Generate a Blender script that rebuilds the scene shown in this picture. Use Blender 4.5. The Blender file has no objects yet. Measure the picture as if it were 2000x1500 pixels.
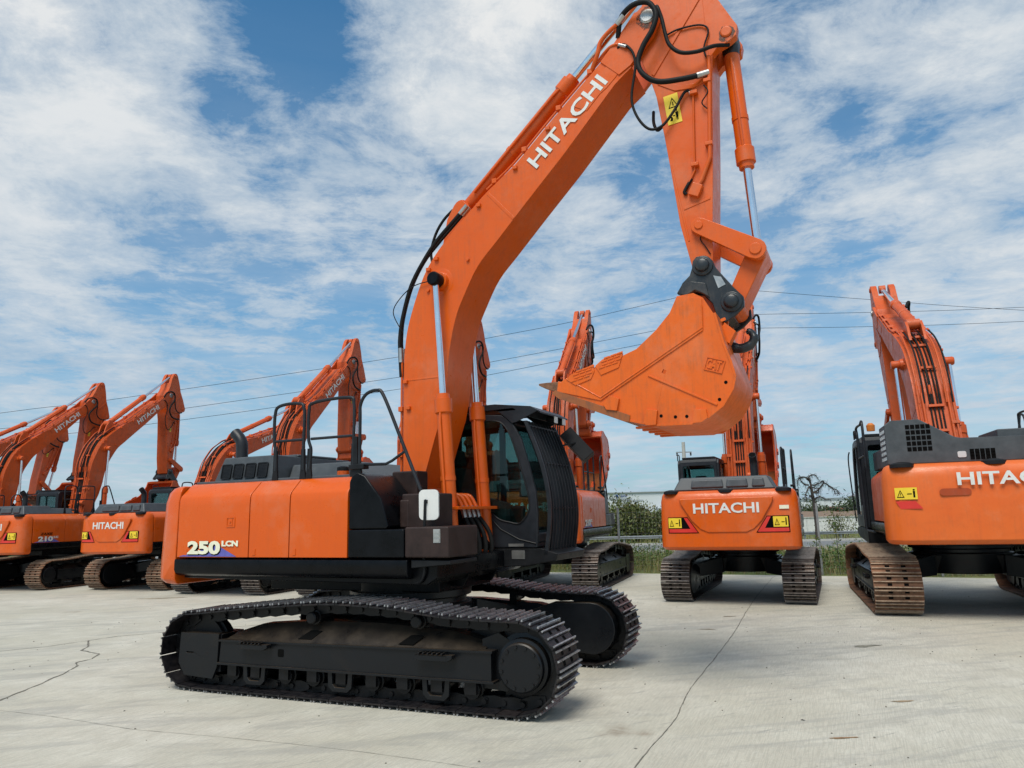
import bpy, bmesh, math, random
from math import sin, cos, pi, radians, atan2, hypot, sqrt
from mathutils import Vector, Matrix
from mathutils.geometry import tessellate_polygon
random.seed(7)
SC = bpy.context.scene
COL = SC.collection

# ------------------------------------------------------------------ camera
cam_d = bpy.data.cameras.new('camera'); cam = bpy.data.objects.new('camera', cam_d); COL.objects.link(cam)
cam_d.sensor_width = 36.0; cam_d.lens = 1451.8/2000*36.0; cam_d.clip_start = 0.1; cam_d.clip_end = 4000
cam.matrix_world = Matrix.Translation((0, 0, 1.830)) @ Matrix.Rotation(pi/2 + 0.1719, 4, 'X') @ Matrix.Rotation(-0.0243, 4, 'Z')
SC.camera = cam
SC.view_settings.view_transform = 'Standard'; SC.view_settings.look = 'None'
SC.view_settings.exposure = 0.06; SC.view_settings.gamma = 1.0

# ------------------------------------------------------------------ sun and sky
SUN_EL, SUN_AZ = radians(57), radians(-156)          # azimuth measured from +Y towards +X
sd = bpy.data.lights.new('sun', 'SUN'); sd.energy = 3.1; sd.angle = radians(30); sd.color = (1.0, .94, .84)
so = bpy.data.objects.new('sun', sd); COL.objects.link(so)
sdir = Vector((sin(SUN_AZ)*cos(SUN_EL), cos(SUN_AZ)*cos(SUN_EL), sin(SUN_EL)))
so.rotation_euler = sdir.to_track_quat('Z', 'Y').to_euler()

class NT:
    """tiny node-tree writer"""
    def __init__(s, tree): s.t = tree; s.n = tree.nodes; s.l = tree.links
    def node(s, typ, **kw):
        n = s.n.new(typ)
        for k, v in kw.items():
            if k == 'inp':
                for a, b in v.items():
                    if hasattr(b, 'is_output') or hasattr(b, 'links'): s.l.new(b, n.inputs[a])
                    else: n.inputs[a].default_value = b
            else: setattr(n, k, v)
        return n
    def math(s, op, a, b=None, c=None, clamp=False):
        n = s.n.new('ShaderNodeMath'); n.operation = op; n.use_clamp = clamp
        for i, v in enumerate((a, b, c)):
            if v is None: continue
            if hasattr(v, 'links'): s.l.new(v, n.inputs[i])
            else: n.inputs[i].default_value = v
        return n.outputs[0]
    def vmath(s, op, a, b=None, scale=None):
        n = s.n.new('ShaderNodeVectorMath'); n.operation = op
        for i, v in enumerate((a, b)):
            if v is None: continue
            if hasattr(v, 'links'): s.l.new(v, n.inputs[i])
            else: n.inputs[i].default_value = v
        if scale is not None:
            if hasattr(scale, 'links'): s.l.new(scale, n.inputs['Scale'])
            else: n.inputs['Scale'].default_value = scale
        return n.outputs['Value'] if op in ('LENGTH', 'DOT_PRODUCT', 'DISTANCE') else n.outputs[0]
    def ramp(s, fac, stops, interp='LINEAR'):
        n = s.n.new('ShaderNodeValToRGB'); cr = n.color_ramp; cr.interpolation = interp
        while len(cr.elements) < len(stops): cr.elements.new(.5)
        for e, (p, c) in zip(cr.elements, stops):
            e.position = p; e.color = (c, c, c, 1) if isinstance(c, (int, float)) else (*c, 1)
        s.l.new(fac, n.inputs[0]); return n.outputs[0]
    def noise(s, vec, scale, detail=4, rough=.55, dist=0.0, lac=2.0):
        n = s.n.new('ShaderNodeTexNoise'); s.l.new(vec, n.inputs['Vector'])
        n.inputs['Scale'].default_value = scale; n.inputs['Detail'].default_value = detail
        n.inputs['Roughness'].default_value = rough; n.inputs['Distortion'].default_value = dist
        n.inputs['Lacunarity'].default_value = lac
        return n.outputs['Fac']
    def mix(s, fac, a, b, blend='MIX'):
        n = s.n.new('ShaderNodeMix'); n.data_type = 'RGBA'; n.blend_type = blend
        for k, v in ((0, fac), (6, a), (7, b)):
            if hasattr(v, 'links'): s.l.new(v, n.inputs[k])
            elif k == 0: n.inputs[k].default_value = v
            else: n.inputs[k].default_value = (*v, 1) if len(v) == 3 else v
        return n.outputs[2]

w = bpy.data.worlds.new('World'); SC.world = w; w.use_nodes = True
N = NT(w.node_tree); N.n.clear()
sky = N.node('ShaderNodeTexSky', sky_type='NISHITA', sun_disc=False, sun_elevation=SUN_EL, sun_rotation=SUN_AZ,
             altitude=100, air_density=1.0, dust_density=1.2, ozone_density=2.0)
geo = N.node('ShaderNodeNewGeometry')
dirv = N.vmath('SCALE', geo.outputs['Incoming'], scale=-1.0)
sep = N.node('ShaderNodeSeparateXYZ', inp={0: dirv}); dz = sep.outputs[2]
zc = N.math('MAXIMUM', dz, 0.0)
den = N.math('ADD', zc, 0.09)
plane = N.node('ShaderNodeCombineXYZ', inp={0: N.math('DIVIDE', sep.outputs[0], den), 1: N.math('DIVIDE', sep.outputs[1], den), 2: 0.0}).outputs[0]
warp = N.node('ShaderNodeTexNoise', inp={'Vector': plane, 'Scale': 1.3, 'Detail': 3.0})
pw = N.vmath('ADD', plane, N.vmath('SCALE', warp.outputs['Color'], scale=0.30))
big = N.noise(pw, 1.05, 5, .55)
fine = N.noise(pw, 4.0, 11, .70, .15)
streak = N.noise(N.vmath('MULTIPLY', pw, (1.0, 2.2, 1.0)), 2.2, 7, .6, .3)
cov = N.math('ADD', N.math('MULTIPLY', big, .34), N.math('MULTIPLY', N.math('SUBTRACT', fine, .5), .80))
cov = N.math('ADD', cov, .235)
cov = N.math('ADD', cov, N.math('MULTIPLY', streak, .20))
# banks of cloud (+) and gaps (-): unit direction in the sky, angular radius, amount
BANKS = [(-0.435, 0.764, 0.476, 0.137, 0.2),
         (-0.522, 0.761, 0.385, 0.102, 0.16),
         (-0.397, 0.813, 0.426, 0.09, 0.14),
         (-0.33, 0.868, 0.371, 0.055, 0.12),
         (-0.479, 0.71, 0.515, 0.097, 0.05),
         (-0.254, 0.786, 0.563, 0.095, -0.2),
         (-0.332, 0.811, 0.482, 0.063, -0.14),
         (-0.21, 0.833, 0.512, 0.066, -0.1),
         (-0.292, 0.84, 0.457, 0.053, -0.14),
         (-0.352, 0.838, 0.418, 0.035, -0.04),
         (-0.433, 0.722, 0.54, 0.05, -0.1),
         (-0.412, 0.863, 0.292, 0.088, -0.12),
         (-0.496, 0.814, 0.303, 0.054, -0.04),
         (-0.523, 0.817, 0.244, 0.064, 0.06),
         (-0.053, 0.834, 0.549, 0.157, 0.14),
         (0.073, 0.883, 0.464, 0.128, 0.12),
         (-0.175, 0.883, 0.435, 0.082, 0.05),
         (-0.156, 0.922, 0.354, 0.105, 0.08),
         (-0.12, 0.856, 0.503, 0.043, -0.05),
         (0.005, 0.923, 0.385, 0.08, 0.06),
         (0.037, 0.96, 0.277, 0.096, -0.08),
         (0.294, 0.775, 0.56, 0.038, -0.14),
         (0.431, 0.792, 0.432, 0.054, -0.18),
         (0.347, 0.808, 0.476, 0.045, 0.08),
         (0.38, 0.76, 0.527, 0.074, 0.12),
         (0.482, 0.738, 0.472, 0.08, 0.14),
         (0.522, 0.792, 0.317, 0.105, 0.12),
         (0.379, 0.86, 0.343, 0.089, 0.12),
         (0.344, 0.858, 0.382, 0.042, -0.08),
         (0.392, 0.877, 0.276, 0.066, -0.16),
         (0.482, 0.838, 0.255, 0.056, -0.1),
         (0.511, 0.753, 0.414, 0.056, 0.08),
         (0.314, 0.905, 0.287, 0.038, -0.1),
         (0.204, 0.944, 0.261, 0.06, 0.04),
         (-0.2, 0.949, 0.245, 0.133, -0.1),
         (0.45, 0.807, 0.382, 0.044, -0.06),
         (0.548, 0.812, 0.203, 0.079, 0.05),
         (-0.26, 0.92, 0.293, 0.077, 0.05)]
wv = N.vmath('ADD', dirv, N.vmath('SCALE', N.vmath('SUBTRACT', N.node('ShaderNodeTexNoise', inp={'Vector': dirv, 'Scale': 5.0, 'Detail': 6.0}).outputs['Color'], (.5, .5, .5)), scale=.26))
for bx, by, bz, br, amp in BANKS:
    dd = N.vmath('DISTANCE', wv, (bx, by, bz))
    g = N.math('EXPONENT', N.math('MULTIPLY', N.math('POWER', N.math('DIVIDE', dd, br), 2.0), -1.0))
    cov = N.math('ADD', cov, N.math('MULTIPLY', g, (amp*1.0 if amp > 0 else amp*1.0)))
cov = N.math('ADD', cov, N.math('MULTIPLY', N.ramp(zc, [(0.0, 1.0), (.15, 1.0), (.40, 0.0)]), .06))
mask = N.ramp(cov, [(.40, 0.0), (.48, .45), (.56, .80), (.70, 1.0)])
shade = N.noise(N.vmath('ADD', pw, (.35, -.2, 0)), 2.6, 8, .62)
thick = N.math('ADD', N.math('MULTIPLY', shade, .65), N.math('MULTIPLY', N.math('SUBTRACT', cov, .5), .9))
ccol = N.ramp(thick, [(.22, (.33, .44, .56)), (.36, (.48, .56, .64)), (.50, (.64, .685, .72)), (.62, (.78, .79, .79))])
low = N.ramp(zc, [(0.0, 1.0), (.10, .95), (.26, .55), (.6, 0.0)])
veil = N.noise(N.vmath('MULTIPLY', dirv, (1.0, 1.0, 6.0)), 3.0, 7, .62, .5)
vmask = N.math('MULTIPLY', low, N.ramp(veil, [(.3, .5), (.62, 1.0)]))
mask2 = N.math('MAXIMUM', mask, N.math('MULTIPLY', vmask, .9))
hazec = N.ramp(veil, [(.36, (.35, .48, .62)), (.62, (.54, .62, .70))])
ccol2 = N.mix(N.math('MULTIPLY', low, .85), ccol, hazec)
bg1 = N.node('ShaderNodeBackground', inp={'Color': N.mix(1.0, sky.outputs[0], (.52, 1.06, 1.22), 'MULTIPLY'), 'Strength': 0.108})
bg2 = N.node('ShaderNodeBackground', inp={'Color': ccol2, 'Strength': 1.0})
mx = N.node('ShaderNodeMixShader', inp={0: mask2, 1: bg1.outputs[0], 2: bg2.outputs[0]})
N.node('ShaderNodeOutputWorld', inp={0: mx.outputs[0]})

# ------------------------------------------------------------------ materials
MATS = {}
def material(name, build):
    if name in MATS: return MATS[name]
    m = bpy.data.materials.new(name); m.use_nodes = True
    T = NT(m.node_tree); T.n.clear()
    p = T.node('ShaderNodeBsdfPrincipled'); o = T.node('ShaderNodeOutputMaterial', inp={0: p.outputs[0]})
    tc = T.node('ShaderNodeTexCoord')
    build(T, p, tc.outputs['Object'], o); MATS[name] = m; return m
def setp(T, p, **kw):
    names = dict(base='Base Color', rough='Roughness', metal='Metallic', coat='Coat Weight', coatr='Coat Roughness', spec='Specular IOR Level', alpha='Alpha')
    for k, v in kw.items():
        k = names.get(k, k)
        if hasattr(v, 'links'): T.l.new(v, p.inputs[k])
        else: p.inputs[k].default_value = (*v, 1) if isinstance(v, tuple) and len(v) == 3 else v
def bump(T, p, h, strength=.3, dist=.01):
    b = T.node('ShaderNodeBump', inp={'Height': h, 'Strength': strength, 'Distance': dist}); T.l.new(b.outputs[0], p.inputs['Normal'])
def paint(c, dirt=(.12, .07, .04), amt=.25, rough=.38, coat=.25, fade=(1.05, 1.18, 1.5)):
    def f(T, p, v, o):
        a = T.noise(v, .8, 6, .62); b = T.noise(v, 7, 9, .72); s = T.noise(T.vmath('MULTIPLY', v, (11.0, 11.0, .6)), 2.5, 6, .65); m = T.noise(v, 2.6, 7, .68, .8)
        faded = tuple(min(.9, c[i]*fade[i]) for i in range(3))
        col = T.mix(T.ramp(a, [(.36, 0.0), (.66, .8)]), c, faded)
        col = T.mix(T.math('MULTIPLY', T.ramp(m, [(.50, 0.0), (.64, .5)]), min(.8, amt+.15)), col, tuple(x*.66 for x in c))
        grime = T.math('MULTIPLY', T.ramp(T.math('MULTIPLY', b, s), [(.24, 0.0), (.40, 1.0)]), amt)
        col = T.mix(grime, col, dirt)
        chips = T.ramp(T.noise(v, 42, 4, .65), [(.70, 0.0), (.73, 1.0)])
        col = T.mix(T.math('MULTIPLY', T.math('MULTIPLY', chips, T.ramp(a, [(.45, .2), (.6, 1.0)])), min(1, amt*2.2)), col, (.05, .03, .022))
        dust = T.ramp(T.noise(v, 1.6, 8, .7), [(.52, 0.0), (.75, .16)])
        col = T.mix(dust, col, (.42, .36, .28))
        setp(T, p, base=col, rough=T.ramp(T.math('ADD', T.math('MULTIPLY', b, .6), T.math('MULTIPLY', m, .4)), [(.36, rough-.14), (.62, rough+.16)]), coat=coat*.6, coatr=.12, spec=.36)
        bump(T, p, T.noise(v, 2.2, 5, .55), .16, .03)
    return f
M_OR = material('orange_paint', paint((.65, .094, .003), amt=.18))
M_ORH = material('orange_panel_paint', paint((.64, .090, .002), amt=.07, rough=.32))
M_ORB = material('weathered_orange_paint', paint((.57, .080, .009), amt=.40, rough=.48, coat=.1))
M_ORC = material('weathered_orange_counterweight', paint((.63, .092, .004), amt=.16, rough=.36, coat=.25))
M_ORF = material('faded_orange_counterweight', paint((.65, .105, .010), amt=.15, rough=.42, coat=.15, fade=(1.1, 1.5, 2.5)))
M_BUCK = material('bucket_paint', paint((.70, .112, .004), dirt=(.26, .08, .02), amt=.42, rough=.42, coat=.2))
M_BKR = material('bright_bucket_paint', paint((.66, .085, .018), amt=.2))
M_LIP = material('scraped_bucket_lip', paint((.30, .085, .020), dirt=(.10, .06, .04), amt=.8, rough=.5))
M_ORD = material('recessed_orange', paint((.36, .050, .008), amt=.2))  # darker copy of the orange, with a recess's shade put into the colour
M_RED = material('red_primer_paint', paint((.50, .05, .02), amt=.3, rough=.5, coat=.1))
def plain(c, rough=.5, metal=0.0, coat=0.0, nz=.15, spec=.5):
    def f(T, p, v, o):
        b = T.noise(v, 6, 6, .65)
        col = T.mix(T.ramp(b, [(.3, 0.0), (.75, 1.0)]), tuple(x*(1-nz) for x in c), tuple(min(1, x*(1+nz*1.5)+.002) for x in c))
        setp(T, p, base=col, rough=T.ramp(b, [(.3, max(.02, rough-.08)), (.7, rough+.1)]), metal=metal, coat=coat, spec=spec)
    return f
M_BLK = material('black_paint', plain((.0022, .0026, .0038), .30, nz=.4, spec=.17))
M_BLKM = material('matt_black_plastic', plain((.008, .0085, .010), .5, nz=.3, spec=.25))
M_BRN = material('dusty_dark_brown_paint', plain((.024, .013, .011), .5, nz=.4, spec=.3))
M_GREY = material('dark_grey_plastic', plain((.060, .068, .075), .45, nz=.2, spec=.4))
M_GUARD = material('guard_steel', plain((.012, .014, .018), .42, nz=.3, spec=.35))
M_COUP = material('coupler_paint', paint((.016, .020, .024), dirt=(.10, .09, .08), amt=.25, rough=.35, fade=(1.3, 1.3, 1.3)))
M_CHR = material('chrome', plain((.80, .82, .84), .13, 1.0, nz=.05))
M_STL = material('bare_steel', plain((.45, .44, .42), .38, .9, nz=.2))
M_HOSE = material('hose_rubber', plain((.007, .007, .007), .6, nz=.4, spec=.2))
M_WHT = material('white_paint', plain((.68, .68, .66), .4, nz=.04))
M_LET = material('white_lettering', plain((.66, .66, .63), .5, nz=.12))
M_YEL = material('yellow_label', plain((.80, .56, .03), .45, nz=.08))
M_REDL = material('red_label', plain((.62, .03, .02), .4, nz=.08))
M_BLUE = material('violet_blue_decal', plain((.10, .10, .38), .45, nz=.25))
M_CREAM = material('cream_decal', plain((.78, .76, .58), .45, nz=.1))
M_GREASE = material('black_grease', plain((.012, .010, .008), .3, nz=.5))
def smearf(T, p, v, o):
    n = T.noise(v, 22, 6, .7); setp(T, p, base=(.10, .035, .012), rough=.35)
    tr = T.node('ShaderNodeBsdfTransparent'); mxn = T.node('ShaderNodeMixShader', inp={0: T.ramp(n, [(.42, 0.0), (.62, .75)]), 1: tr.outputs[0], 2: p.outputs[0]}); T.l.new(mxn.outputs[0], o.inputs[0])
M_SMEAR = material('grease_smear', smearf)
M_INK = material('black_ink', plain((.003, .003, .003), .7, spec=.04))  # print black, also the flat dark painted where holes would be in shade
M_AMB = material('amber_plastic', plain((.55, .16, .02), .35))
M_LAMP = material('lamp_glass', plain((.55, .56, .56), .15, nz=.05))
M_SEAT = material('seat_fabric', plain((.10, .10, .105), .8, nz=.3))
M_CONSOLE = material('grey_console', plain((.17, .17, .165), .6, nz=.1))
def glassf(T, p, v, o):
    tr = T.node('ShaderNodeBsdfTransparent', inp={0: (.50, .64, .63, 1)})
    gl = T.node('ShaderNodeBsdfGlossy', inp={0: (.9, .95, .95, 1), 'Roughness': .03})
    fr = T.node('ShaderNodeFresnel', inp={0: 1.5})
    k = T.math('MULTIPLY', fr.outputs[0], .8, clamp=True)
    mxn = T.node('ShaderNodeMixShader', inp={0: k, 1: tr.outputs[0], 2: gl.outputs[0]})
    T.l.new(mxn.outputs[0], o.inputs[0])
M_GLASS = material('window_glass', glassf)
def track_mat(base, alt, k, rough=.42, metal=.3):
    def f(T, p, v, o):
        g = T.node('ShaderNodeNewGeometry'); a = T.noise(v, 3.1, 5, .6); b = T.noise(v, 16, 7, .7)
        isl = g.outputs['Random Per Island']
        col = T.mix(T.ramp(T.math('ADD', T.math('MULTIPLY', a, .5), T.math('MULTIPLY', isl, .5)), [(.62-k*.35, 0.0), (.66-k*.25, 1.0)]), base, alt)
        col = T.mix(T.math('MULTIPLY', T.ramp(b, [(.40, 0.0), (.72, 1.0)]), .45), col, tuple(min(1, x*2.2+.01) for x in alt))
        col = T.mix(T.math('MULTIPLY', T.ramp(b, [(.30, 1.0), (.45, 0.0)]), .5), col, tuple(x*.35 for x in base))
        setp(T, p, base=col, rough=T.ramp(b, [(.3, rough-.08), (.7, rough+.18)]), metal=metal, spec=.35)
        bump(T, p, b, .25, .005)
    return f
M_TRH = material('track_shoe_black_paint', track_mat((.007, .007, .009), (.018, .014, .014), .02, .34, .15))
M_TRR = material('track_shoe_rusty_steel', track_mat((.085, .050, .032), (.18, .085, .045), .75, .6, .15))
M_TRG = material('track_shoe_grey_steel', track_mat((.030, .024, .021), (.075, .050, .038), .5, .5, .25))
M_TIPH = material('worn_grouser_steel', track_mat((.15, .153, .16), (.30, .30, .31), .6, .28, .6))
M_TIPR = material('worn_rusty_grouser', track_mat((.20, .14, .10), (.33, .24, .17), .7, .5, .3))
M_TIPG = material('worn_grey_grouser', track_mat((.13, .11, .10), (.26, .23, .21), .7, .42, .55))
TIPS = {'track_shoe_black_paint': M_TIPH, 'track_shoe_rusty_steel': M_TIPR, 'track_shoe_grey_steel': M_TIPG}
M_CHAIN = material('track_chain_steel', plain((.007, .007, .008), .40, .2, nz=.5, spec=.3))
def framepaint(T, p, v, o):
    b = T.noise(v, 5, 7, .65)
    g = T.node('ShaderNodeNewGeometry'); sp = T.node('ShaderNodeSeparateXYZ', inp={0: g.outputs['Normal']})
    dust = T.math('MULTIPLY', T.ramp(sp.outputs[2], [(.3, 0.0), (.85, 1.0)]), T.ramp(b, [(.3, .15), (.7, .75)]))
    mud = T.ramp(T.noise(v, 2.3, 8, .7, .6), [(.54, 0.0), (.74, .22)])
    col = T.mix(mud, (.006, .007, .009), (.030, .024, .018))
    col = T.mix(dust, col, (.070, .050, .032))
    setp(T, p, base=col, rough=T.ramp(b, [(.3, .24), (.7, .46)]), spec=.30)
    bump(T, p, b, .12, .01)
M_UND = material('undercarriage_black_paint', framepaint)

# ------------------------------------------------------------------ mesh builder
class MB:
    def __init__(s): s.v = []; s.f = []; s.m = []; s.mi = 0
    def add(s, vs, fs):
        o = len(s.v); s.v += [tuple(v) for v in vs]; s.f += [tuple(i+o for i in f) for f in fs]; s.m += [s.mi]*len(fs); return s
    def box(s, x0, x1, y0, y1, z0, z1, M=None):
        vs = [Vector((x, y, z)) for x in (x0, x1) for y in (y0, y1) for z in (z0, z1)]
        if M is not None: vs = [M @ v for v in vs]
        return s.add(vs, [(0, 1, 3, 2), (4, 6, 7, 5), (0, 4, 5, 1), (2, 3, 7, 6), (0, 2, 6, 4), (1, 5, 7, 3)])
    def prism(s, loops, a, b, axis='y', M=None):
        """loops: one outline or [outline, hole, ...] of 2D points; extruded along an axis. y: (x,z)  x: (y,z)  z: (x,y)"""
        if not isinstance(loops[0][0], (tuple, list)): loops = [loops]
        def P(p, t):
            v = Vector((p[0], t, p[1])) if axis == 'y' else Vector((t, p[0], p[1])) if axis == 'x' else Vector((p[0], p[1], t))
            return M @ v if M is not None else v
        flat = [p for l in loops for p in l]; n = len(flat)
        tris = tessellate_polygon([[Vector((p[0], p[1], 0)) for p in l] for l in loops])
        vs = [P(p, a) for p in flat] + [P(p, b) for p in flat]; fs = []
        if len(loops) == 1 and len(tris) == n-2 and n <= 4: fs += [tuple(range(n)), tuple(range(2*n-1, n-1, -1))]
        else:
            for t in tris: fs += [tuple(t), tuple(i+n for i in reversed(t))]
        o = 0
        for l in loops:
            k = len(l)
            for i in range(k): fs.append((o+i, o+(i+1) % k, o+(i+1) % k+n, o+i+n))
            o += k
        return s.add(vs, fs)
    def tube(s, pts, r, n=8, cap=True, closed=False):
        pts = [Vector(p) for p in pts]; k = len(pts)
        rs = r if isinstance(r, (list, tuple)) else [r]*k
        rings = []; up = None
        for i, p in enumerate(pts):
            d = (pts[min(i+1, k-1)] - pts[max(i-1, 0)]).normalized()
            if up is None:
                up = Vector((0, 0, 1)) if abs(d.z) < .9 else Vector((1, 0, 0))
            a = d.cross(up).normalized(); up = a.cross(d).normalized()
            rings.append([p + (a*cos(2*pi*j/n) + up*sin(2*pi*j/n))*rs[i] for j in range(n)])
        vs = [v for rg in rings for v in rg]; fs = []
        for i in range(k-1):
            for j in range(n): fs.append((i*n+j, i*n+(j+1) % n, (i+1)*n+(j+1) % n, (i+1)*n+j))
        if cap: fs += [tuple(range(n-1, -1, -1)), tuple((k-1)*n+j for j in range(n))]
        return s.add(vs, fs)
    def lathe(s, p0, p1, prof, n=20):
        """prof: (t along p0->p1 in metres, radius)"""
        p0 = Vector(p0); p1 = Vector(p1); d = (p1-p0).normalized(); a = d.orthogonal().normalized(); b = d.cross(a)
        vs = []; fs = []
        for t, r in prof:
            vs += [p0 + d*t + (a*cos(2*pi*j/n) + b*sin(2*pi*j/n))*r for j in range(n)]
        for i in range(len(prof)-1):
            for j in range(n): fs.append((i*n+j, i*n+(j+1) % n, (i+1)*n+(j+1) % n, (i+1)*n+j))
        fs += [tuple(range(n-1, -1, -1)), tuple((len(prof)-1)*n+j for j in range(n))]
        return s.add(vs, fs)
    def cyl(s, p0, p1, r, n=16): return s.tube([p0, p1], r, n)
    def mesh(s, name, mats, smooth=35):
        me = bpy.data.meshes.new(name); me.from_pydata(s.v, [], s.f)
        for m in (mats if isinstance(mats, (list, tuple)) else [mats]): me.materials.append(m)
        if max(s.m, default=0): me.polygons.foreach_set('material_index', s.m)
        bm = bmesh.new(); bm.from_mesh(me); bmesh.ops.recalc_face_normals(bm, faces=bm.faces); bm.to_mesh(me); bm.free()
        if smooth:
            me.polygons.foreach_set('use_smooth', [True]*len(me.polygons)); me.set_sharp_from_angle(angle=radians(smooth))
        me.update(); return me
def link(name, me, parent=None, M=None, bevel=0, seg=2):
    o = bpy.data.objects.new(name, me); COL.objects.link(o)
    if parent is not None: o.parent = parent
    if M is not None: o.matrix_local = M
    if bevel:
        b = o.modifiers.new('bevel', 'BEVEL'); b.width = bevel; b.segments = seg; b.limit_method = 'ANGLE'; b.angle_limit = radians(35); b.harden_normals = True
    return o
def tag(o, label=None, cat=None, group=None, kind=None):
    for k, v in (('label', label), ('category', cat), ('group', group), ('kind', kind)):
        if v: o[k] = v
    return o
def spline(pts, n=6):
    """Catmull-Rom through points of any dimension"""
    P = [pts[0]] + list(pts) + [pts[-1]]; out = []
    for i in range(1, len(P)-2):
        for k in range(n):
            t = k/n
            out.append(tuple(.5*((2*b) + (c-a)*t + (2*a-5*b+4*c-d)*t*t + (3*b-a-3*c+d)*t**3) for a, b, c, d in zip(P[i-1], P[i], P[i+1], P[i+2])))
    out.append(tuple(pts[-1])); return out
def circ(cx, cz, r, n=14, a0=0, a1=2*pi, full=True):
    return [(cx+r*cos(a0+(a1-a0)*i/(n if full else n-1)), cz+r*sin(a0+(a1-a0)*i/(n if full else n-1))) for i in range(n)]
def rrect(x0, x1, z0, z1, r, n=4):
    out = []
    for cx, cz, a in ((x1-r, z0+r, -pi/2), (x1-r, z1-r, 0), (x0+r, z1-r, pi/2), (x0+r, z0+r, pi)):
        out += [(cx+r*cos(a+pi/2*i/n), cz+r*sin(a+pi/2*i/n)) for i in range(n+1)]
    return out
TXT = {}
def text_mesh(txt, height, width, mat, bold=.012, depth=.004, italic=0.0):
    """flat lettering in the XY plane: starts at x=0, baseline y=0, cap height and total width as given"""
    key = (txt, height, width, mat.name, bold, italic)
    if key in TXT: return TXT[key]
    c = bpy.data.curves.new('lettering', 'FONT'); c.body = txt; c.size = 1; c.offset = bold; c.extrude = .5; c.resolution_u = 3
    c.shear = italic
    o = bpy.data.objects.new('lettering', c); COL.objects.link(o)
    dg = bpy.context.evaluated_depsgraph_get(); me = bpy.data.meshes.new_from_object(o.evaluated_get(dg))
    bpy.data.objects.remove(o); bpy.data.curves.remove(c)
    xs = [v.co.x for v in me.vertices]; ys = [v.co.y for v in me.vertices]
    x0, x1, y0, y1 = min(xs), max(xs), min(ys), max(ys)
    for v in me.vertices:
        v.co = ((v.co.x-x0)/(x1-x0)*width, (v.co.y-y0)/(y1-y0)*height, v.co.z*2*depth)
    me.materials.clear(); me.materials.append(mat); TXT[key] = me; return me
def frame(o, x, y):
    """matrix with origin o and local x, y axes (z = x cross y)"""
    x = Vector(x).normalized(); y = Vector(y); y = (y - x*y.dot(x)).normalized(); z = x.cross(y)
    M = Matrix((x, y, z)).transposed().to_4x4(); M.translation = Vector(o); return M
def rotxz(c, a):
    """rotate x towards z by a about the point c=(x,z)"""
    T = Matrix.Translation((c[0], 0, c[1])); return T @ Matrix.Rotation(-a, 4, 'Y') @ T.inverted()
def ap(M, p):
    v = M @ Vector((p[0], 0, p[1])); return (v.x, v.z)

# ------------------------------------------------------------------ excavator: measured outlines (metres, machine frame: x forward, z up)
FOOT, TIP, PIN, PIN2 = (.30, 1.85), (3.31, 7.27), (3.72, 4.29), (3.98, 3.87)
BOOM_L = [(.08, 2.11), (.08, 2.78), (.09, 3.72), (.13, 4.03), (.22, 4.34), (.37, 4.71), (.54, 4.96), (.78, 5.21), (1.04, 5.44), (1.27, 5.63), (1.64, 5.89), (2.13, 6.34), (2.79, 6.92)]
BOOM_R = [(.33, 2.15), (.51, 2.70), (.61, 2.98), (.68, 3.34), (.72, 3.73), (.81, 4.12), (.93, 4.39), (1.12, 4.72), (1.39, 5.00), (1.78, 5.40), (2.26, 5.88), (2.90, 6.57)]
ARM_EAR = [(3.30, 7.62), (3.36, 7.95), (3.43, 8.14), (3.50, 8.22), (3.60, 8.22), (3.67, 8.14), (3.80, 7.85), (3.88, 7.63)]
ARM_MAIN = [(3.34, 7.80), (3.82, 7.80), (3.96, 7.40), (3.99, 7.0), (3.97, 6.62), (3.95, 6.40), (3.90, 5.55), (3.84, 4.72), (3.82, 4.38), (3.80, 4.22), (3.72, 4.17), (3.63, 4.22), (3.60, 4.33), (3.51, 4.79), (3.44, 5.48), (3.40, 5.84), (3.34, 6.32), (3.28, 6.56), (3.14, 6.95), (3.12, 7.25), (3.27, 7.54)]
HORN = [(3.90, 7.55), (4.08, 7.25), (4.21, 6.98), (4.25, 6.90), (4.23, 6.80), (4.15, 6.75), (4.02, 6.70), (3.93, 6.60)]
BUCK_TOP = [(2.24, 3.17), (2.33, 3.22), (2.61, 3.29), (2.89, 3.37), (3.06, 3.43), (3.27, 3.60), (3.42, 3.76), (3.50, 3.92)]
BUCK_BACK = [(3.66, 3.93), (3.75, 3.87), (3.84, 3.70), (3.90, 3.40), (3.96, 3.20), (3.99, 3.06), (3.96, 2.95), (3.86, 2.80), (3.72, 2.70), (3.56, 2.65), (3.19, 2.66), (2.93, 2.73), (2.24, 3.05)]
COUPLER = [(3.62, 4.36), (3.66, 4.40), (3.73, 4.40), (3.82, 4.34), (3.85, 4.25), (4.01, 4.02), (4.10, 3.91), (4.10, 3.81), (4.00, 3.72), (3.90, 3.67), (3.83, 3.71), (3.79, 3.88), (3.71, 3.99), (3.63, 4.04), (3.53, 3.99), (3.44, 4.03), (3.50, 4.14), (3.58, 4.21), (3.61, 4.29)]
GUARD = [(1.44, 2.92), (1.51, 2.75), (1.62, 2.45), (1.69, 2.16), (1.72, 1.90), (1.71, 1.64), (1.66, 1.32)]
CAB_OUT = [(-.12, 1.40), (1.53, 1.40), (1.54, 1.56), (1.55, 1.80), (1.53, 2.06), (1.45, 2.39), (1.36, 2.70), (1.25, 2.90), (1.10, 3.01), (.80, 3.04), (-.06, 3.02), (-.12, 2.94)]
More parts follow.
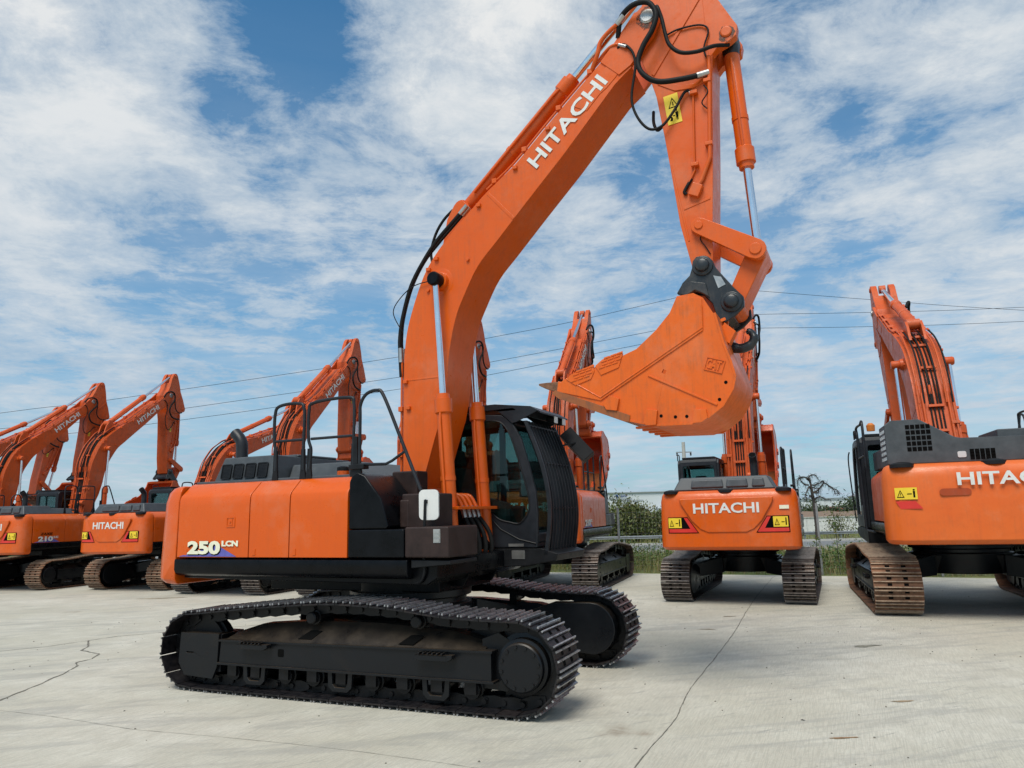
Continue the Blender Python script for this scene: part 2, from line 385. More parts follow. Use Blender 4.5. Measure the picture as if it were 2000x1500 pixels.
CAB_WIN = [(.04, 2.90), (.80, 2.95), (1.03, 2.94), (1.15, 2.86), (1.25, 2.66), (1.36, 2.30), (1.43, 2.05), (1.44, 1.84), (1.32, 1.69), (1.19, 1.70), (1.04, 1.74), (.89, 1.84), (.5, 1.95), (.04, 2.0)]
def track_path():
    c = spline([(1.97, .885), (1.27, .905), (.70, .965), (.15, .995), (-.30, .99), (-1.15, .925), (-1.97, .845)], 8)
    p = circ(1.97, .445, .445, 22, -pi/2, pi/2, False) + c[1:-1] + circ(-1.97, .425, .425, 20, pi/2, 3*pi/2, False)
    q = []; k = len(p)          # inset by the height of shoe plate and grousers
    for i in range(k):
        a, b = p[i-1], p[(i+1) % k]; dx, dz = b[0]-a[0], b[1]-a[1]; L = hypot(dx, dz); q.append((p[i][0]-dz/L*.046, p[i][1]+dx/L*.046))
    n = 51; seg = []; tot = 0
    for i in range(k):
        a, b = q[i], q[(i+1) % k]; l = hypot(b[0]-a[0], b[1]-a[1]); seg.append((tot, l, a, b)); tot += l
    out = []
    for j in range(n):
        t = tot*j/n
        for s0, l, a, b in seg:
            if s0 <= t <= s0+l+1e-9: u = (t-s0)/l; out.append((a[0]+(b[0]-a[0])*u, a[1]+(b[1]-a[1])*u)); break
    return out
PATH = track_path()
CACHE = {}
def cached(key, fn):
    if key not in CACHE: CACHE[key] = fn()
    return CACHE[key]

def m_track(side, mat, wd=.30, holes=False):
    """shoes (material 0) and link chain (material 1)"""
    mb = MB(); yc = side*1.195; n = len(PATH)
    for i in range(n):
        a, b = PATH[i], PATH[(i+1) % n]; dx, dz = b[0]-a[0], b[1]-a[1]; L = hypot(dx, dz); tx, tz = dx/L, dz/L; nx, nz = tz, -tx
        def P(t, h): return (a[0]+tx*t+nx*h, a[1]+tz*t+nz*h)
        mb.mi = 0; W = L-.009; e = random.uniform(-.002, .002)
        mb.prism([P(-.001, 0), P(W, 0), P(W, .013), P(-.001, .013)], yc-wd+e, yc+wd)
        for g in (W-.014, W*.5, .012):
            mb.mi = 0; mb.prism([P(g+.015, .013), P(g+.010, .026), P(g-.010, .026), P(g-.015, .013)], yc-wd+e+.002, yc+wd-.002)
            mb.mi = 2; mb.prism([P(g+.009, .0262), P(g+.006, .045), P(g-.006, .045), P(g-.009, .0262)], yc-wd+e+.006, yc+wd-.006)
        mb.mi = 3
        if holes:
            if i % 2 == 0: mb.prism([P(L*.18, .0132), P(L*.36, .0132), P(L*.36, .0150), P(L*.18, .0150)], yc-.045, yc+.045)
        for ys in (-.10, .10):
            for t in (.27, .73):
                mb.prism([P(t*L-.020, .0132), P(t*L+.020, .0132), P(t*L+.020, .0150), P(t*L-.020, .0150)], yc+ys-.028, yc+ys+.028)
        mb.mi = 1
        for ys in (-.085, .085):
            s = .012 if i % 2 else 0
            mb.prism([P(-.03, -.002), P(L*.55, -.002), P(L+.03, -.03), P(L+.035, -.085), P(L*.5, -.112), P(-.02, -.10)], yc+ys-.022+s, yc+ys+.022+s)
        q = P(0, -.055); mb.cyl((q[0], yc-.125, q[1]), (q[0], yc+.125, q[1]), .026, 8)
    return mb.mesh('crawler_track', [mat, M_CHAIN, TIPS[mat.name], M_INK], 30)

def undercarriage(root, yaw, trm, tag_, detail=True):
    U = Matrix.Rotation(yaw, 4, 'Z')
    for side in (-1, 1):
        y0 = side*1.195; so = side          # outward direction
        K = lambda k: ('und', k, side)
        def Y(o): return y0+so*o
        link('crawler_track', cached(('trk', trm.name, side), lambda: m_track(side, trm)), root, U)
        def beam():
            mb = MB()
            mb.prism([(-1.58, .30), (1.69, .30), (1.69, .555), (-1.56, .525)], Y(-.16), Y(.215))
            mb.box(-1.60, 1.72, Y(-.17), Y(.235), .285, .305); mb.prism([(-1.58, .525), (1.71, .555), (1.71, .575), (-1.58, .545)], Y(-.17), Y(.235))
            sec = []                                          # sloping top plate
            xs = [-1.50, -1.15, -.4, .4, 1.2, 1.6]; zt = [.60, .70, .755, .755, .71, .62]
            vs = []; fs = []
            for x, z in zip(xs, zt): vs += [(x, Y(.205), .55), (x, Y(.02), z), (x, Y(-.14), z), (x, Y(-.17), .55)]
            for i in range(len(xs)-1):
                for j in range(3): fs.append((i*4+j, i*4+j+1, i*4+j+5, i*4+j+4))
            fs += [(0, 1, 2, 3), tuple(len(vs)-4+i for i in (3, 2, 1, 0))]; mb.add(vs, fs)
            mb.prism([(1.55, .22), (1.80, .20), (1.90, .30), (1.90, .62), (1.72, .72), (1.55, .66)], Y(-.14), Y(.10))
            mb.mi = 1  # flat dark slabs painted as the shade inside slots, nothing is cut
            for xc in (-.42, .80):
                q = [(-.13, .58), (-.02, .66), (.13, .66), (.04, .58)]
                vs = []
                for t in (0, 1):
                    for dx_, z_ in q: t_ = (z_-.55)/.205; vs.append((xc+dx_, Y(.205-.185*t_)+so*.003*t, z_+.004*t+.003))
                mb.add(vs, [(0, 1, 2, 3), (7, 6, 5, 4), (0, 4, 5, 1), (1, 5, 6, 2), (2, 6, 7, 3), (3, 7, 4, 0)])
            mb.prism(rrect(-.78, -.70, .40, .48, .015, 3), Y(.215), Y(.2165))
            return mb.mesh('track_frame', [M_UND, M_INK], 30)
        fr = link('track_frame', cached(K('beam'), beam), root, U, .008)
        def idlerg():
            mb = MB(); o = [(-2.14, .60), (-1.59, .60), (-1.59, .5), (-1.60, .26), (-1.66, .13), (-2.07, .15), (-2.16, .28)]
            slot = rrect(-2.05, -1.94, .385, .40, .006, 2)
            mb.prism([o, slot], Y(.19), Y(.225)); mb.prism(o, Y(-.16), Y(-.12)); mb.box(-2.10, -1.56, Y(-.12), Y(.19), .585, .60); mb.box(-1.64, -1.58, Y(-.12), Y(.19), .2, .6)
            return mb.mesh('idler_guard', M_UND, 30)
        link('idler_guard', cached(K('ig'), idlerg), fr, None, .006)
        def idler():
            mb = MB(); mb.lathe((-1.96, y0-.09, .425), (-1.96, y0+.09, .425), [(0, .24), (0, .335), (.045, .335), (.05, .365), (.13, .365), (.135, .335), (.18, .335), (.18, .24)], 32); return mb.mesh('idler_wheel', M_CHAIN, 40)
        link('idler_wheel', cached(K('id'), idler), fr)
        def drive():
            mb = MB(); c = (1.985, .44)
            a = Y(.04); b = Y(.235); s = 1 if b > a else -1
            mb.lathe((c[0], a, c[1]), (c[0], b, c[1]), [(0, .30), (.05, .30), (.06, .255), (.13, .25), (.14, .222), (.185, .218), (.195, .205)], 40)
            for i in range(12):
                t = 2*pi*i/12+.2; px, pz = c[0]+.185*cos(t), c[1]+.185*sin(t); mb.cyl((px, b-s*.012, pz), (px, b+s*.014, pz), .017, 6)
            return mb.mesh('final_drive', M_UND, 30)
        link('final_drive', cached(K('fd'), drive), fr)
        def sprocket():
            mb = MB(); c = (1.97, .445); o = []
            for i in range(23):
                for da, r in ((-.30, .325), (-.12, .372), (.12, .372), (.30, .325)): t = 2*pi*(i+da)/23; o.append((c[0]+r*cos(t), c[1]+r*sin(t)))
            mb.prism([o, circ(c[0], c[1], .2, 24)], y0-.03, y0+.03); return mb.mesh('sprocket', M_CHAIN, 30)
        link('sprocket', cached(K('sp'), sprocket), fr)
        def cover():
            mb = MB(); o = [(1.10, .62), (1.45, .74)] + circ(1.93, .45, .30, 12, pi/2, -pi/2, False) + [(1.5, .20), (1.10, .30)]
            mb.prism(o, Y(-.30), Y(-.13)); return mb.mesh('motor_cover', M_UND, 30)
        link('motor_cover', cached(K('cv'), cover), fr, None, .03, 3)
        for k, x in enumerate((-1.42, -1.10, -.72, -.36, 0, .36, .72, 1.10, 1.46)):
            def roller(x=x):
                mb = MB(); mb.lathe((x, y0-.16, .205), (x, y0+.16, .205), [(0, .05), (0, .085), (.05, .085), (.055, .10), (.075, .10), (.08, .075), (.24, .075), (.245, .10), (.265, .10), (.27, .085), (.32, .085), (.32, .05)], 16)
                mb.box(x-.06, x+.06, Y(.15), Y(.19), .17, .29); return mb.mesh('track_roller', M_CHAIN, 40)
            if detail or k % 2 == 0: link('track_roller', cached(K(('ro', k)), roller), fr)
        for k, x in enumerate((-1.10, 0, 1.10)):
            def guide(x=x):
                mb = MB(); o = [(x-.15, .30), (x-.14, .14), (x-.09, .095), (x+.09, .095), (x+.14, .14), (x+.15, .30), (x+.10, .30), (x+.09, .17), (x+.06, .14), (x-.06, .14), (x-.09, .17), (x-.10, .30)]
                mb.prism(o, Y(.17), Y(.205)); return mb.mesh('track_guide', M_UND, 30)
            if detail: link('track_guide', cached(K(('gu', k)), guide), fr, None, .006)
        for k, x in enumerate((-.39, .87)):
            def carrier(x=x):
                mb = MB(); a, b = Y(-.12), Y(.19)
                mb.lathe((x, a, .80), (x, b, .80), [(0, .05), (0, .062), (.2, .062), (.205, .075), (.23, .075), (.235, .05), (.25, .05), (.255, .062), (.30, .062), (.31, .05)], 18)
                mb.box(x-.05, x+.05, Y(-.15), Y(.0), .70, .80); return mb.mesh('carrier_roller', M_CHAIN, 40)
            link('carrier_roller', cached(K(('ca', k)), carrier), fr)
        if detail:
            for k, x in enumerate((-1.25, .93)):
                def step(x=x):
                    mb = MB(); mb.box(x, x+.34, Y(.235), Y(.31), .515, .525); mb.box(x, x+.34, Y(.30), Y(.31), .475, .525); mb.prism([(x+.34, .47), (x+.40, .50), (x+.40, .53), (x+.34, .53)], Y(.235), Y(.31))
                    for i in range(6): mb.box(x+.03+i*.05, x+.045+i*.05, Y(.24), Y(.305), .525, .545)
                    return mb.mesh('step', M_UND, 30)
                link('step', cached(K(('st', k)), step), fr, None, .003)
    def lower():
        mb = MB()
        mb.lathe((0, 0, .50), (0, 0, .99), [(0, .70), (.33, .72), (.34, .66), (.40, .66), (.41, .72), (.49, .72)], 40)
        mb.prism([(-.55, .50), (.55, .50), (.62, .80), (-.62, .80)], -.72, .72)
        for sx in (-1, 1):
            for sy in (-1, 1):
                vs = []
                for (x, y, z0, z1, hw) in ((sx*.35, sy*.45, .48, .82, .30), (sx*.72, sy*1.06, .40, .66, .26)):
                    vs += [(x-hw, y, z0), (x+hw, y, z0), (x+hw, y, z1), (x-hw, y, z1)]
                mb.add(vs, [(0, 1, 2, 3), (7, 6, 5, 4), (0, 4, 5, 1), (1, 5, 6, 2), (2, 6, 7, 3), (3, 7, 4, 0)])
        return mb.mesh('lower_frame', M_UND, 30)
    link('lower_frame', cached('lower', lower), root, U, .01)

def side_decal_triangle(mb, pts, y):
    mb.prism(pts, y, y-.003 if y < 0 else y+.003)

def hydraulic(name, root, p0, p1, y, L, r, rr, mat, collar=.24, grease=False):
    """barrel from p0 towards p1 (both (x,z)), rod to p1"""
    a = Vector((p0[0], y, p0[1])); b = Vector((p1[0], y, p1[1])); D = (b-a).length; d = (b-a).normalized()
    L = min(L, D-.15)
    mb = MB(); mb.mi = 1 if grease else 0; mb.cyl(a-Vector((0, .11, 0)), a+Vector((0, .11, 0)), r*1.25, 20); mb.mi = 0
    mb.lathe(a, b, [(.04, r*.8), (.09, r), (L-collar, r), (L-collar+.02, r*1.24), (L-.06, r*1.24), (L-.055, r*1.0), (L, r*.95)], 24)
    mb.tube([a+d*.25+Vector((0, -r-.02, 0)), a+d*(L-collar-.1)+Vector((0, -r-.02, 0)), a+d*(L-.14)+Vector((0, -r*.9, 0))], .014, 8)
    mb.lathe(a+d*.9, b, [(0, r*1.08), (.05, r*1.08)], 24)
    if grease: mb.mi = 1; mb.lathe(a, b, [(.05, r*1.1), (.14, r*1.08), (.17, r*1.02)], 24); mb.mi = 0
    o = link(name, mb.mesh(name, [mat, M_GREASE], 35), root)
    mb = MB(); mb.cyl(a+d*(L-.02), b, rr, 20); link('piston_rod', mb.mesh('piston_rod', M_CHR, 40), o)
    mb = MB(); mb.cyl(b-Vector((0, .065, 0)), b+Vector((0, .065, 0)), rr*2.1, 20); link('rod_eye', mb.mesh('rod_eye', mat, 40), o)
    return o

def warn_label(root, M, wdt=.33, hgt=.19, tall=False):
    """yellow warning label in the local XY plane of M"""
    mb = MB(); mb.prism([(0, 0), (wdt, 0), (wdt, hgt), (0, hgt)], 0, .003, 'z'); o = link('warning_label', mb.mesh('warning_label', M_YEL, 0), root, M)
    mb = MB(); h = hgt
    if tall:
        w_ = wdt; k = .5*h
        mb.prism([[(w_*.22, k*1.08), (w_*.92, k*1.08), (w_*.57, k*1.78)], [(w_*.30, k*1.14), (w_*.84, k*1.14), (w_*.57, k*1.66)]], .003, .005, 'z'); mb.prism([(w_*.53, k*1.22), (w_*.61, k*1.22), (w_*.60, k*1.48), (w_*.54, k*1.48)], .003, .005, 'z')
        mb.prism(circ(w_*.72, k*.86, w_*.07, 10), .003, .005, 'z'); mb.prism([(w_*.62, k*.76), (w_*.82, k*.76), (w_*.80, k*.5), (w_*.77, k*.2), (w_*.73, k*.2), (w_*.72, k*.45), (w_*.70, k*.2), (w_*.66, k*.2), (w_*.64, k*.5)], .003, .005, 'z')
        mb.prism([(w_*.18, k*.25), (w_*.36, k*.20), (w_*.42, k*.38), (w_*.34, k*.52), (w_*.20, k*.50), (w_*.28, k*.40)], .003, .005, 'z'); mb.prism([(w_*.42, k*.50), (w_*.58, k*.50), (w_*.58, k*.56), (w_*.42, k*.56)], .003, .005, 'z')
        link('pictogram', mb.mesh('pictogram', M_INK, 0), o); return o
    tri = [(wdt*.08, h*.15), (wdt*.42, h*.15), (wdt*.25, h*.82)]; tin = [(wdt*.13, h*.22), (wdt*.37, h*.22), (wdt*.25, h*.68)]
    mb.prism([tri, tin], .003, .005, 'z')
    mb.prism([(wdt*.235, h*.38), (wdt*.265, h*.38), (wdt*.262, h*.56), (wdt*.238, h*.56)], .003, .005, 'z'); mb.prism(circ(wdt*.25, h*.31, h*.03, 8), .003, .005, 'z')
    mb.prism(circ(wdt*.86, h*.80, h*.07, 10), .003, .005, 'z'); mb.prism([(wdt*.82, h*.15), (wdt*.90, h*.15), (wdt*.91, h*.70), (wdt*.81, h*.70)], .003, .005, 'z')
    mb.prism([(wdt*.55, h*.42), (wdt*.76, h*.42), (wdt*.76, h*.50), (wdt*.55, h*.50)], .003, .005, 'z')
    link('pictogram', mb.mesh('pictogram', M_INK, 0), o); return o

def m_panel(x0, x1, sy):
    mb = MB(); pr = [(-1.24, 1.405), (-1.238, 2.00), (-1.232, 2.09), (-1.215, 2.125), (-1.075, 2.255), (-1.03, 2.27), (-.90, 2.27), (-.90, 1.405)]
    mb.prism([(y*sy, z) for y, z in pr], x0, x1, 'x'); return mb

def handrail(root, pts, r=.019, foot=True, cross=None, y=0):
    mb = MB(); P = spline(pts, 6); mb.tube(P, r, 10)
    if cross: mb.tube(cross, r*.85, 8)
    o = link('handrail', mb.mesh('handrail', M_GUARD, 50), root)
    if foot:
        for q in (pts[0], pts[-1]):
            mb = MB(); x, yy, z = q
            mb.prism([(x-.045, z-.11), (x+.045, z-.11), (x+.03, z+.0), (x+.022, z+.24), (x-.022, z+.24), (x-.03, z)], yy-.014, yy+.014); link('rail_bracket', mb.mesh('rail_bracket', M_BLKM, 30), o, None, .004)
    return o

CWP = [(-2.53, 1.24), (-2.72, 1.235), (-2.83, 1.18), (-2.90, 1.07), (-2.945, .85), (-2.965, .45), (-2.965, 0)]
def cwx(y):
    y = abs(y)
    for (xa, ya), (xb, yb) in zip(CWP, CWP[1:]):
        if yb <= y <= ya: return xb+(xa-xb)*(y-yb)/(ya-yb)
    return -2.5
def counterweight(root, sty, hero):
    def f():
        half = [(-2.53, -1.24), (-2.72, -1.235), (-2.83, -1.18), (-2.90, -1.07), (-2.945, -.85), (-2.965, -.45)]
        plan = half + [(x, -y) for x, y in reversed(half)]
        zs = [(1.085, .10, -.10), (1.10, .05, -.05), (1.15, .0, 0), (1.40, -.0, 0), (2.05, .02, 0), (2.17, .05, 0), (2.225, .09, 0), (2.25, .15, 0)]
        vs = []; fs = []; n = len(plan)
        for z, ins, _ in zs:
            for x, y in plan:
                k = 1.0 if x < -2.6 else 0.0
                vs.append((x+ins*k, y*(1-ins*.55), z))
        for i in range(len(zs)-1):
            for j in range(n-1): fs.append((i*n+j, i*n+j+1, (i+1)*n+j+1, (i+1)*n+j))
            fs.append((i*n+n-1, i*n, (i+1)*n, (i+1)*n+n-1))
        fs += [tuple(range(n)), tuple((len(zs)-1)*n+j for j in range(n-1, -1, -1))]
        mb = MB(); mb.add(vs, fs); return mb.mesh('counterweight', sty['cw'], 40)
    cw = link('counterweight', cached(('cw', sty['cw'].name), f), root, None, .02, 3)
    return cw

def cab(root, sty):
    y0, y1 = .28, 1.24
    def body():
        mb = MB()
        mb.prism([CAB_OUT, CAB_WIN], y0, y0+.05)
        door = [(.06, 1.55), (1.40, 1.55), (1.43, 1.8), (1.42, 2.05), (1.34, 2.35), (1.23, 2.70), (1.12, 2.88), (.95, 2.93), (.06, 2.90)]
        mb.prism([CAB_OUT, [(.02, 1.80), (.62, 1.80), (.62, 2.90), (.02, 2.88)], [(.70, 1.62), (1.38, 1.62), (1.41, 1.8), (1.40, 2.05), (1.32, 2.35), (1.21, 2.70), (1.10, 2.86), (.95, 2.90), (.70, 2.90)]], y1-.05, y1)
        mb.prism([[(y0+.05, 1.40), (y1-.05, 1.40), (y1-.05, 2.98), (y0+.05, 2.98)], rrect(y0+.12, y1-.12, 2.15, 2.88, .05)], -.12, -.06, 'x')
        mb.prism([(-.08, 2.97), (1.10, 2.965), (1.10, 3.01), (.80, 3.045), (-.06, 3.035)], y0+.05, y1-.05)
        mb.box(-.06, 1.50, y0+.05, y1-.05, 1.40, 1.46)
        for a, b in (((1.25, 2.86), (1.10, 2.97)), ):
            mb.prism([a, (a[0]+.02, a[1]+.04), (b[0]+.02, b[1]+.03), b], y0+.05, y1-.05)
        mb.prism([(1.44, 1.46), (1.53, 1.46), (1.54, 1.56), (1.49, 1.60)], y0+.05, y1-.05)
        return mb.mesh('cab', M_GUARD, 30)
    c = link('cab', cached('cab', body), root, None, .012, 2)
    def trim():
        mb = MB(); mb.tube([(x, y0-.004, z) for x, z in spline(CAB_WIN+[CAB_WIN[0]], 3)], .010, 6); mb.tube([(.88, y0-.005, 1.80), (1.06, y0-.005, 1.62), (1.30, y0-.005, 1.50), (1.52, y0-.005, 1.45)], .008, 6)
        return mb.mesh('window_seal', M_BLKM, 40)
    link('window_seal', cached('seal', trim), c)
    def win(k):
        def f():
            mb = MB()
            if k == 0: mb.prism(CAB_WIN, y0+.022, y0+.028)
            if k == 1: mb.prism([(.02, 1.80), (.62, 1.80), (.62, 2.90), (.02, 2.88)], y1-.03, y1-.024)
            if k == 2: mb.prism([(.70, 1.62), (1.38, 1.62), (1.41, 1.8), (1.40, 2.05), (1.32, 2.35), (1.21, 2.70), (1.10, 2.86), (.95, 2.90), (.70, 2.90)], y1-.03, y1-.024)
            if k == 3: mb.prism(rrect(y0+.12, y1-.12, 2.15, 2.88, .05), -.094, -.088, 'x')
            if k == 4:
                pr = [(1.53, 1.60), (1.545, 1.80), (1.525, 2.06), (1.445, 2.39), (1.355, 2.70), (1.26, 2.88)]
                mb.prism(pr + [(x-.006, z) for x, z in reversed(pr)], y0+.055, y1-.055)
            return mb.mesh('window', M_GLASS, 40)
        return f
    for k in range(5): link('window', cached(('win', k), win(k)), c)
    def base():
        mb = MB(); mb.prism([(-.10, 1.39), (1.59, 1.39), (1.79, 1.33), (1.76, 1.25), (1.40, 1.19), (-.10, 1.12)], y0, y1); return mb.mesh('cab_floor_frame', M_BLKM, 30)
    link('cab_floor_frame', cached('cabbase', base), c, None, .012)
    def seat():
        mb = MB(); mb.box(.30, .82, .52, 1.0, 1.80, 1.93); mb.prism([(.24, 1.86), (.40, 1.86), (.30, 2.42), (.16, 2.40)], .53, .99); mb.prism([(.20, 2.44), (.29, 2.45), (.25, 2.66), (.17, 2.64)], .63, .89)
        mb.box(.35, .75, .58, .94, 1.46, 1.80); return mb.mesh('seat', M_SEAT, 30)
    link('seat', cached('seat', seat), c, None, .03, 3)
    def cons():
        mb = MB(); mb.prism([(.45, 1.62), (1.08, 1.62), (1.10, 1.93), (.85, 2.0), (.45, 1.92)], .36, .50); mb.prism([(.45, 1.62), (1.0, 1.62), (1.02, 1.90), (.45, 1.92)], 1.02, 1.14)
        mb.tube([(.95, .43, 1.95), (.97, .43, 2.08)], .015, 8); mb.tube([(.97, .43, 2.08), (.97, .43, 2.17)], .03, 10)
        mb.box(1.28, 1.32, .36, .56, 2.0, 2.16); return mb.mesh('control_console', M_CONSOLE, 30)
    link('control_console', cached('cons', cons), c, None, .015)
    if sty.get('guard'):
        def vis():
            mb = MB(); o = [(-.05, 3.06), (1.03, 3.08), (1.10, 3.03), (1.25, 2.90), (1.31, 2.91), (1.60, 3.03), (1.50, 3.09), (1.02, 3.15), (-.05, 3.14)]
            mb.prism(o, y0-.02, y0); mb.prism(o, y1-.02, y1)
            mb.prism([(-.05, 3.14), (1.02, 3.15), (1.50, 3.09), (1.62, 3.02), (1.62, 3.0), (1.49, 3.075), (1.02, 3.13), (-.05, 3.12)], y0, y1-.02)
            for x in (1.40, ): mb.box(x, x+.03, y0, y1-.02, 2.98, 3.06)
            return mb.mesh('roof_guard', M_GUARD, 30)
        rg = link('roof_guard', cached('vis', vis), c, None, .004)
        for yy in (.80, 1.08):
            mb = MB(); mb.lathe((1.50, yy, 2.985), (1.62, yy, 2.965), [(0, .035), (.03, .05), (.11, .052)], 16); mb.box(1.54, 1.56, yy-.02, yy+.02, 2.98, 3.05); l = link('work_lamp', mb.mesh('work_lamp', M_BLKM, 40), rg)
            mb = MB(); mb.box(1.612, 1.626, yy-.045, yy+.045, 2.925, 3.005); link('lamp_lens', mb.mesh('lamp_lens', M_LAMP, 0), l)
        def grd():
            mb = MB(); G = spline(GUARD, 5)
            for y, wdt, dp in ((y0+.0, .035, .045), (y1-.035, .035, .045)):
                mb.prism([(x, z) for x, z in G] + [(x-dp, z) for x, z in reversed(G)], y, y+wdt)
            for i in range(9):
                y = y0+.035+(y1-y0-.07)*(i+.5)/9
                mb.prism([(x+.002, z) for x, z in G] + [(x-.035, z) for x, z in reversed(G)], y-.005, y+.005)
            for x, z in ((1.62, 2.40), (1.70, 1.86), (1.46, 2.86), (1.66, 1.36)): mb.box(x-.022, x+.006, y0+.03, y1-.03, z-.008, z+.008)
            return mb.mesh('front_guard', M_GUARD, 30)
        link('front_guard', cached('grd', grd), c)
        mb = MB(); mb.tube([(1.36, .42, 2.86), (1.44, .45, 2.62), (1.50, .48, 2.42)], .008, 6); mb.tube([(1.50, .47, 2.52), (1.56, .50, 2.20)], .005, 6); link('wiper', mb.mesh('wiper', M_BLKM, 40), c)
        for x, z0, z1, ww in ((1.16, 1.415, 1.448, .20), (1.20, 1.27, 1.37, .17)):
            mb = MB(); mb.box(x, x+ww, y0-.006, y0, z0, z1); link('data_plate', mb.mesh('data_plate', M_STL, 0), c)
        # rear-view mirror on the far front post
        mb = MB(); mb.tube([(1.46, 1.22, 2.66), (1.60, 1.34, 2.70), (1.66, 1.42, 2.72)], .012, 6)
        Mm = Matrix.Translation((1.65, 1.47, 2.69)) @ Matrix.Rotation(radians(-42), 4, 'Y') @ Matrix.Rotation(radians(20), 4, 'Z')
        mb.box(-.095, .095, -.07, .07, -.24, .24, Mm); link('cab_mirror', mb.mesh('cab_mirror', M_BLKM, 30), c, None, .03, 3)
    else:
        def hr():
            mb = MB(); mb.tube(spline([(1.2, y1+.05, 1.5), (1.25, y1+.08, 2.6), (1.15, y1+.06, 2.85)], 5), .013, 6); mb.tube(spline([(.1, y1+.03, 3.02), (.1, y1+.03, 3.16), (.3, y1+.03, 3.16), (.3, y1+.03, 3.02)], 4), .014, 6)
            mb.box(-.05, 1.35, y0+.1, y1-.1, 3.04, 3.09); return mb.mesh('roof_hatch', M_BLKM, 30)
        link('roof_hatch', cached('hr', hr), c, None, .01)
    return c

def boom_mesh():
    mb = MB(); BL = BOOM_L[:3] + spline(BOOM_L[2:11], 4)[1:] + BOOM_L[11:]; BR = BOOM_R[:3] + spline(BOOM_R[2:10], 4)[1:] + BOOM_R[10:]; foot = circ(FOOT[0]-.02, FOOT[1]+.02, .19, 10, pi, 2*pi, False)
    mb.prism(BL + [(2.84, 6.96), (3.10, 6.72), (2.99, 6.64)] + list(reversed(BR)) + list(reversed(foot)), -.30, .30)
    fork = [(2.74, 6.88), (2.90, 7.05), (3.16, 7.36)] + circ(TIP[0], TIP[1], .15, 9, radians(140), radians(-40), False) + [(3.36, 7.03), (3.09, 6.74), (2.95, 6.66)]
    for s in (-1, 1): mb.prism(fork, s*.25, s*.315)
    for s in (-1, 1):
        mb.prism([(2.40, 6.42), (2.52, 6.53), (2.98, 6.98), (3.05, 6.90), (2.92, 6.66), (2.80, 6.55), (2.72, 6.50), (2.55, 6.33)], s*.29, s*.307)
        for a, b, wd in (((1.27, 5.60), (1.60, 5.22), .02), ((.10, 3.44), (.70, 3.44), .010), ((.10, 2.19), (.34, 2.17), .012)):
            d = Vector((b[0]-a[0], b[1]-a[1])).normalized(); nx, nz = -d.y*wd, d.x*wd
            mb.prism([(a[0]-nx, a[1]-nz), (b[0]-nx, b[1]-nz), (b[0]+nx, b[1]+nz), (a[0]+nx, a[1]+nz)], s*.297, s*.304)
        mb.lathe((.61, s*.29, 4.60), (.61, s*.36, 4.60), [(0, .17), (.012, .17), (.016, .12), (.07, .11)], 24)
        for x, z in ((.99, 4.82), (.44, 4.52)): mb.cyl((x, s*.29, z), (x, s*.325, z), .022, 10)
    for s in (-1, 1): mb.prism([(.55, 5.10), (.62, 5.45), (.72, 5.62), (.84, 5.66), (.92, 5.58), (1.02, 5.40)], s*.10, s*.145)
    return mb.mesh('boom', [M_OR], 30)
def offs(pts, d):
    out = []; k = len(pts)
    for i in range(k):
        a, b = pts[max(0, i-1)], pts[min(k-1, i+1)]; dx, dz = b[0]-a[0], b[1]-a[1]; L = hypot(dx, dz); out.append((pts[i][0]-dz/L*d, pts[i][1]+dx/L*d))
    return out
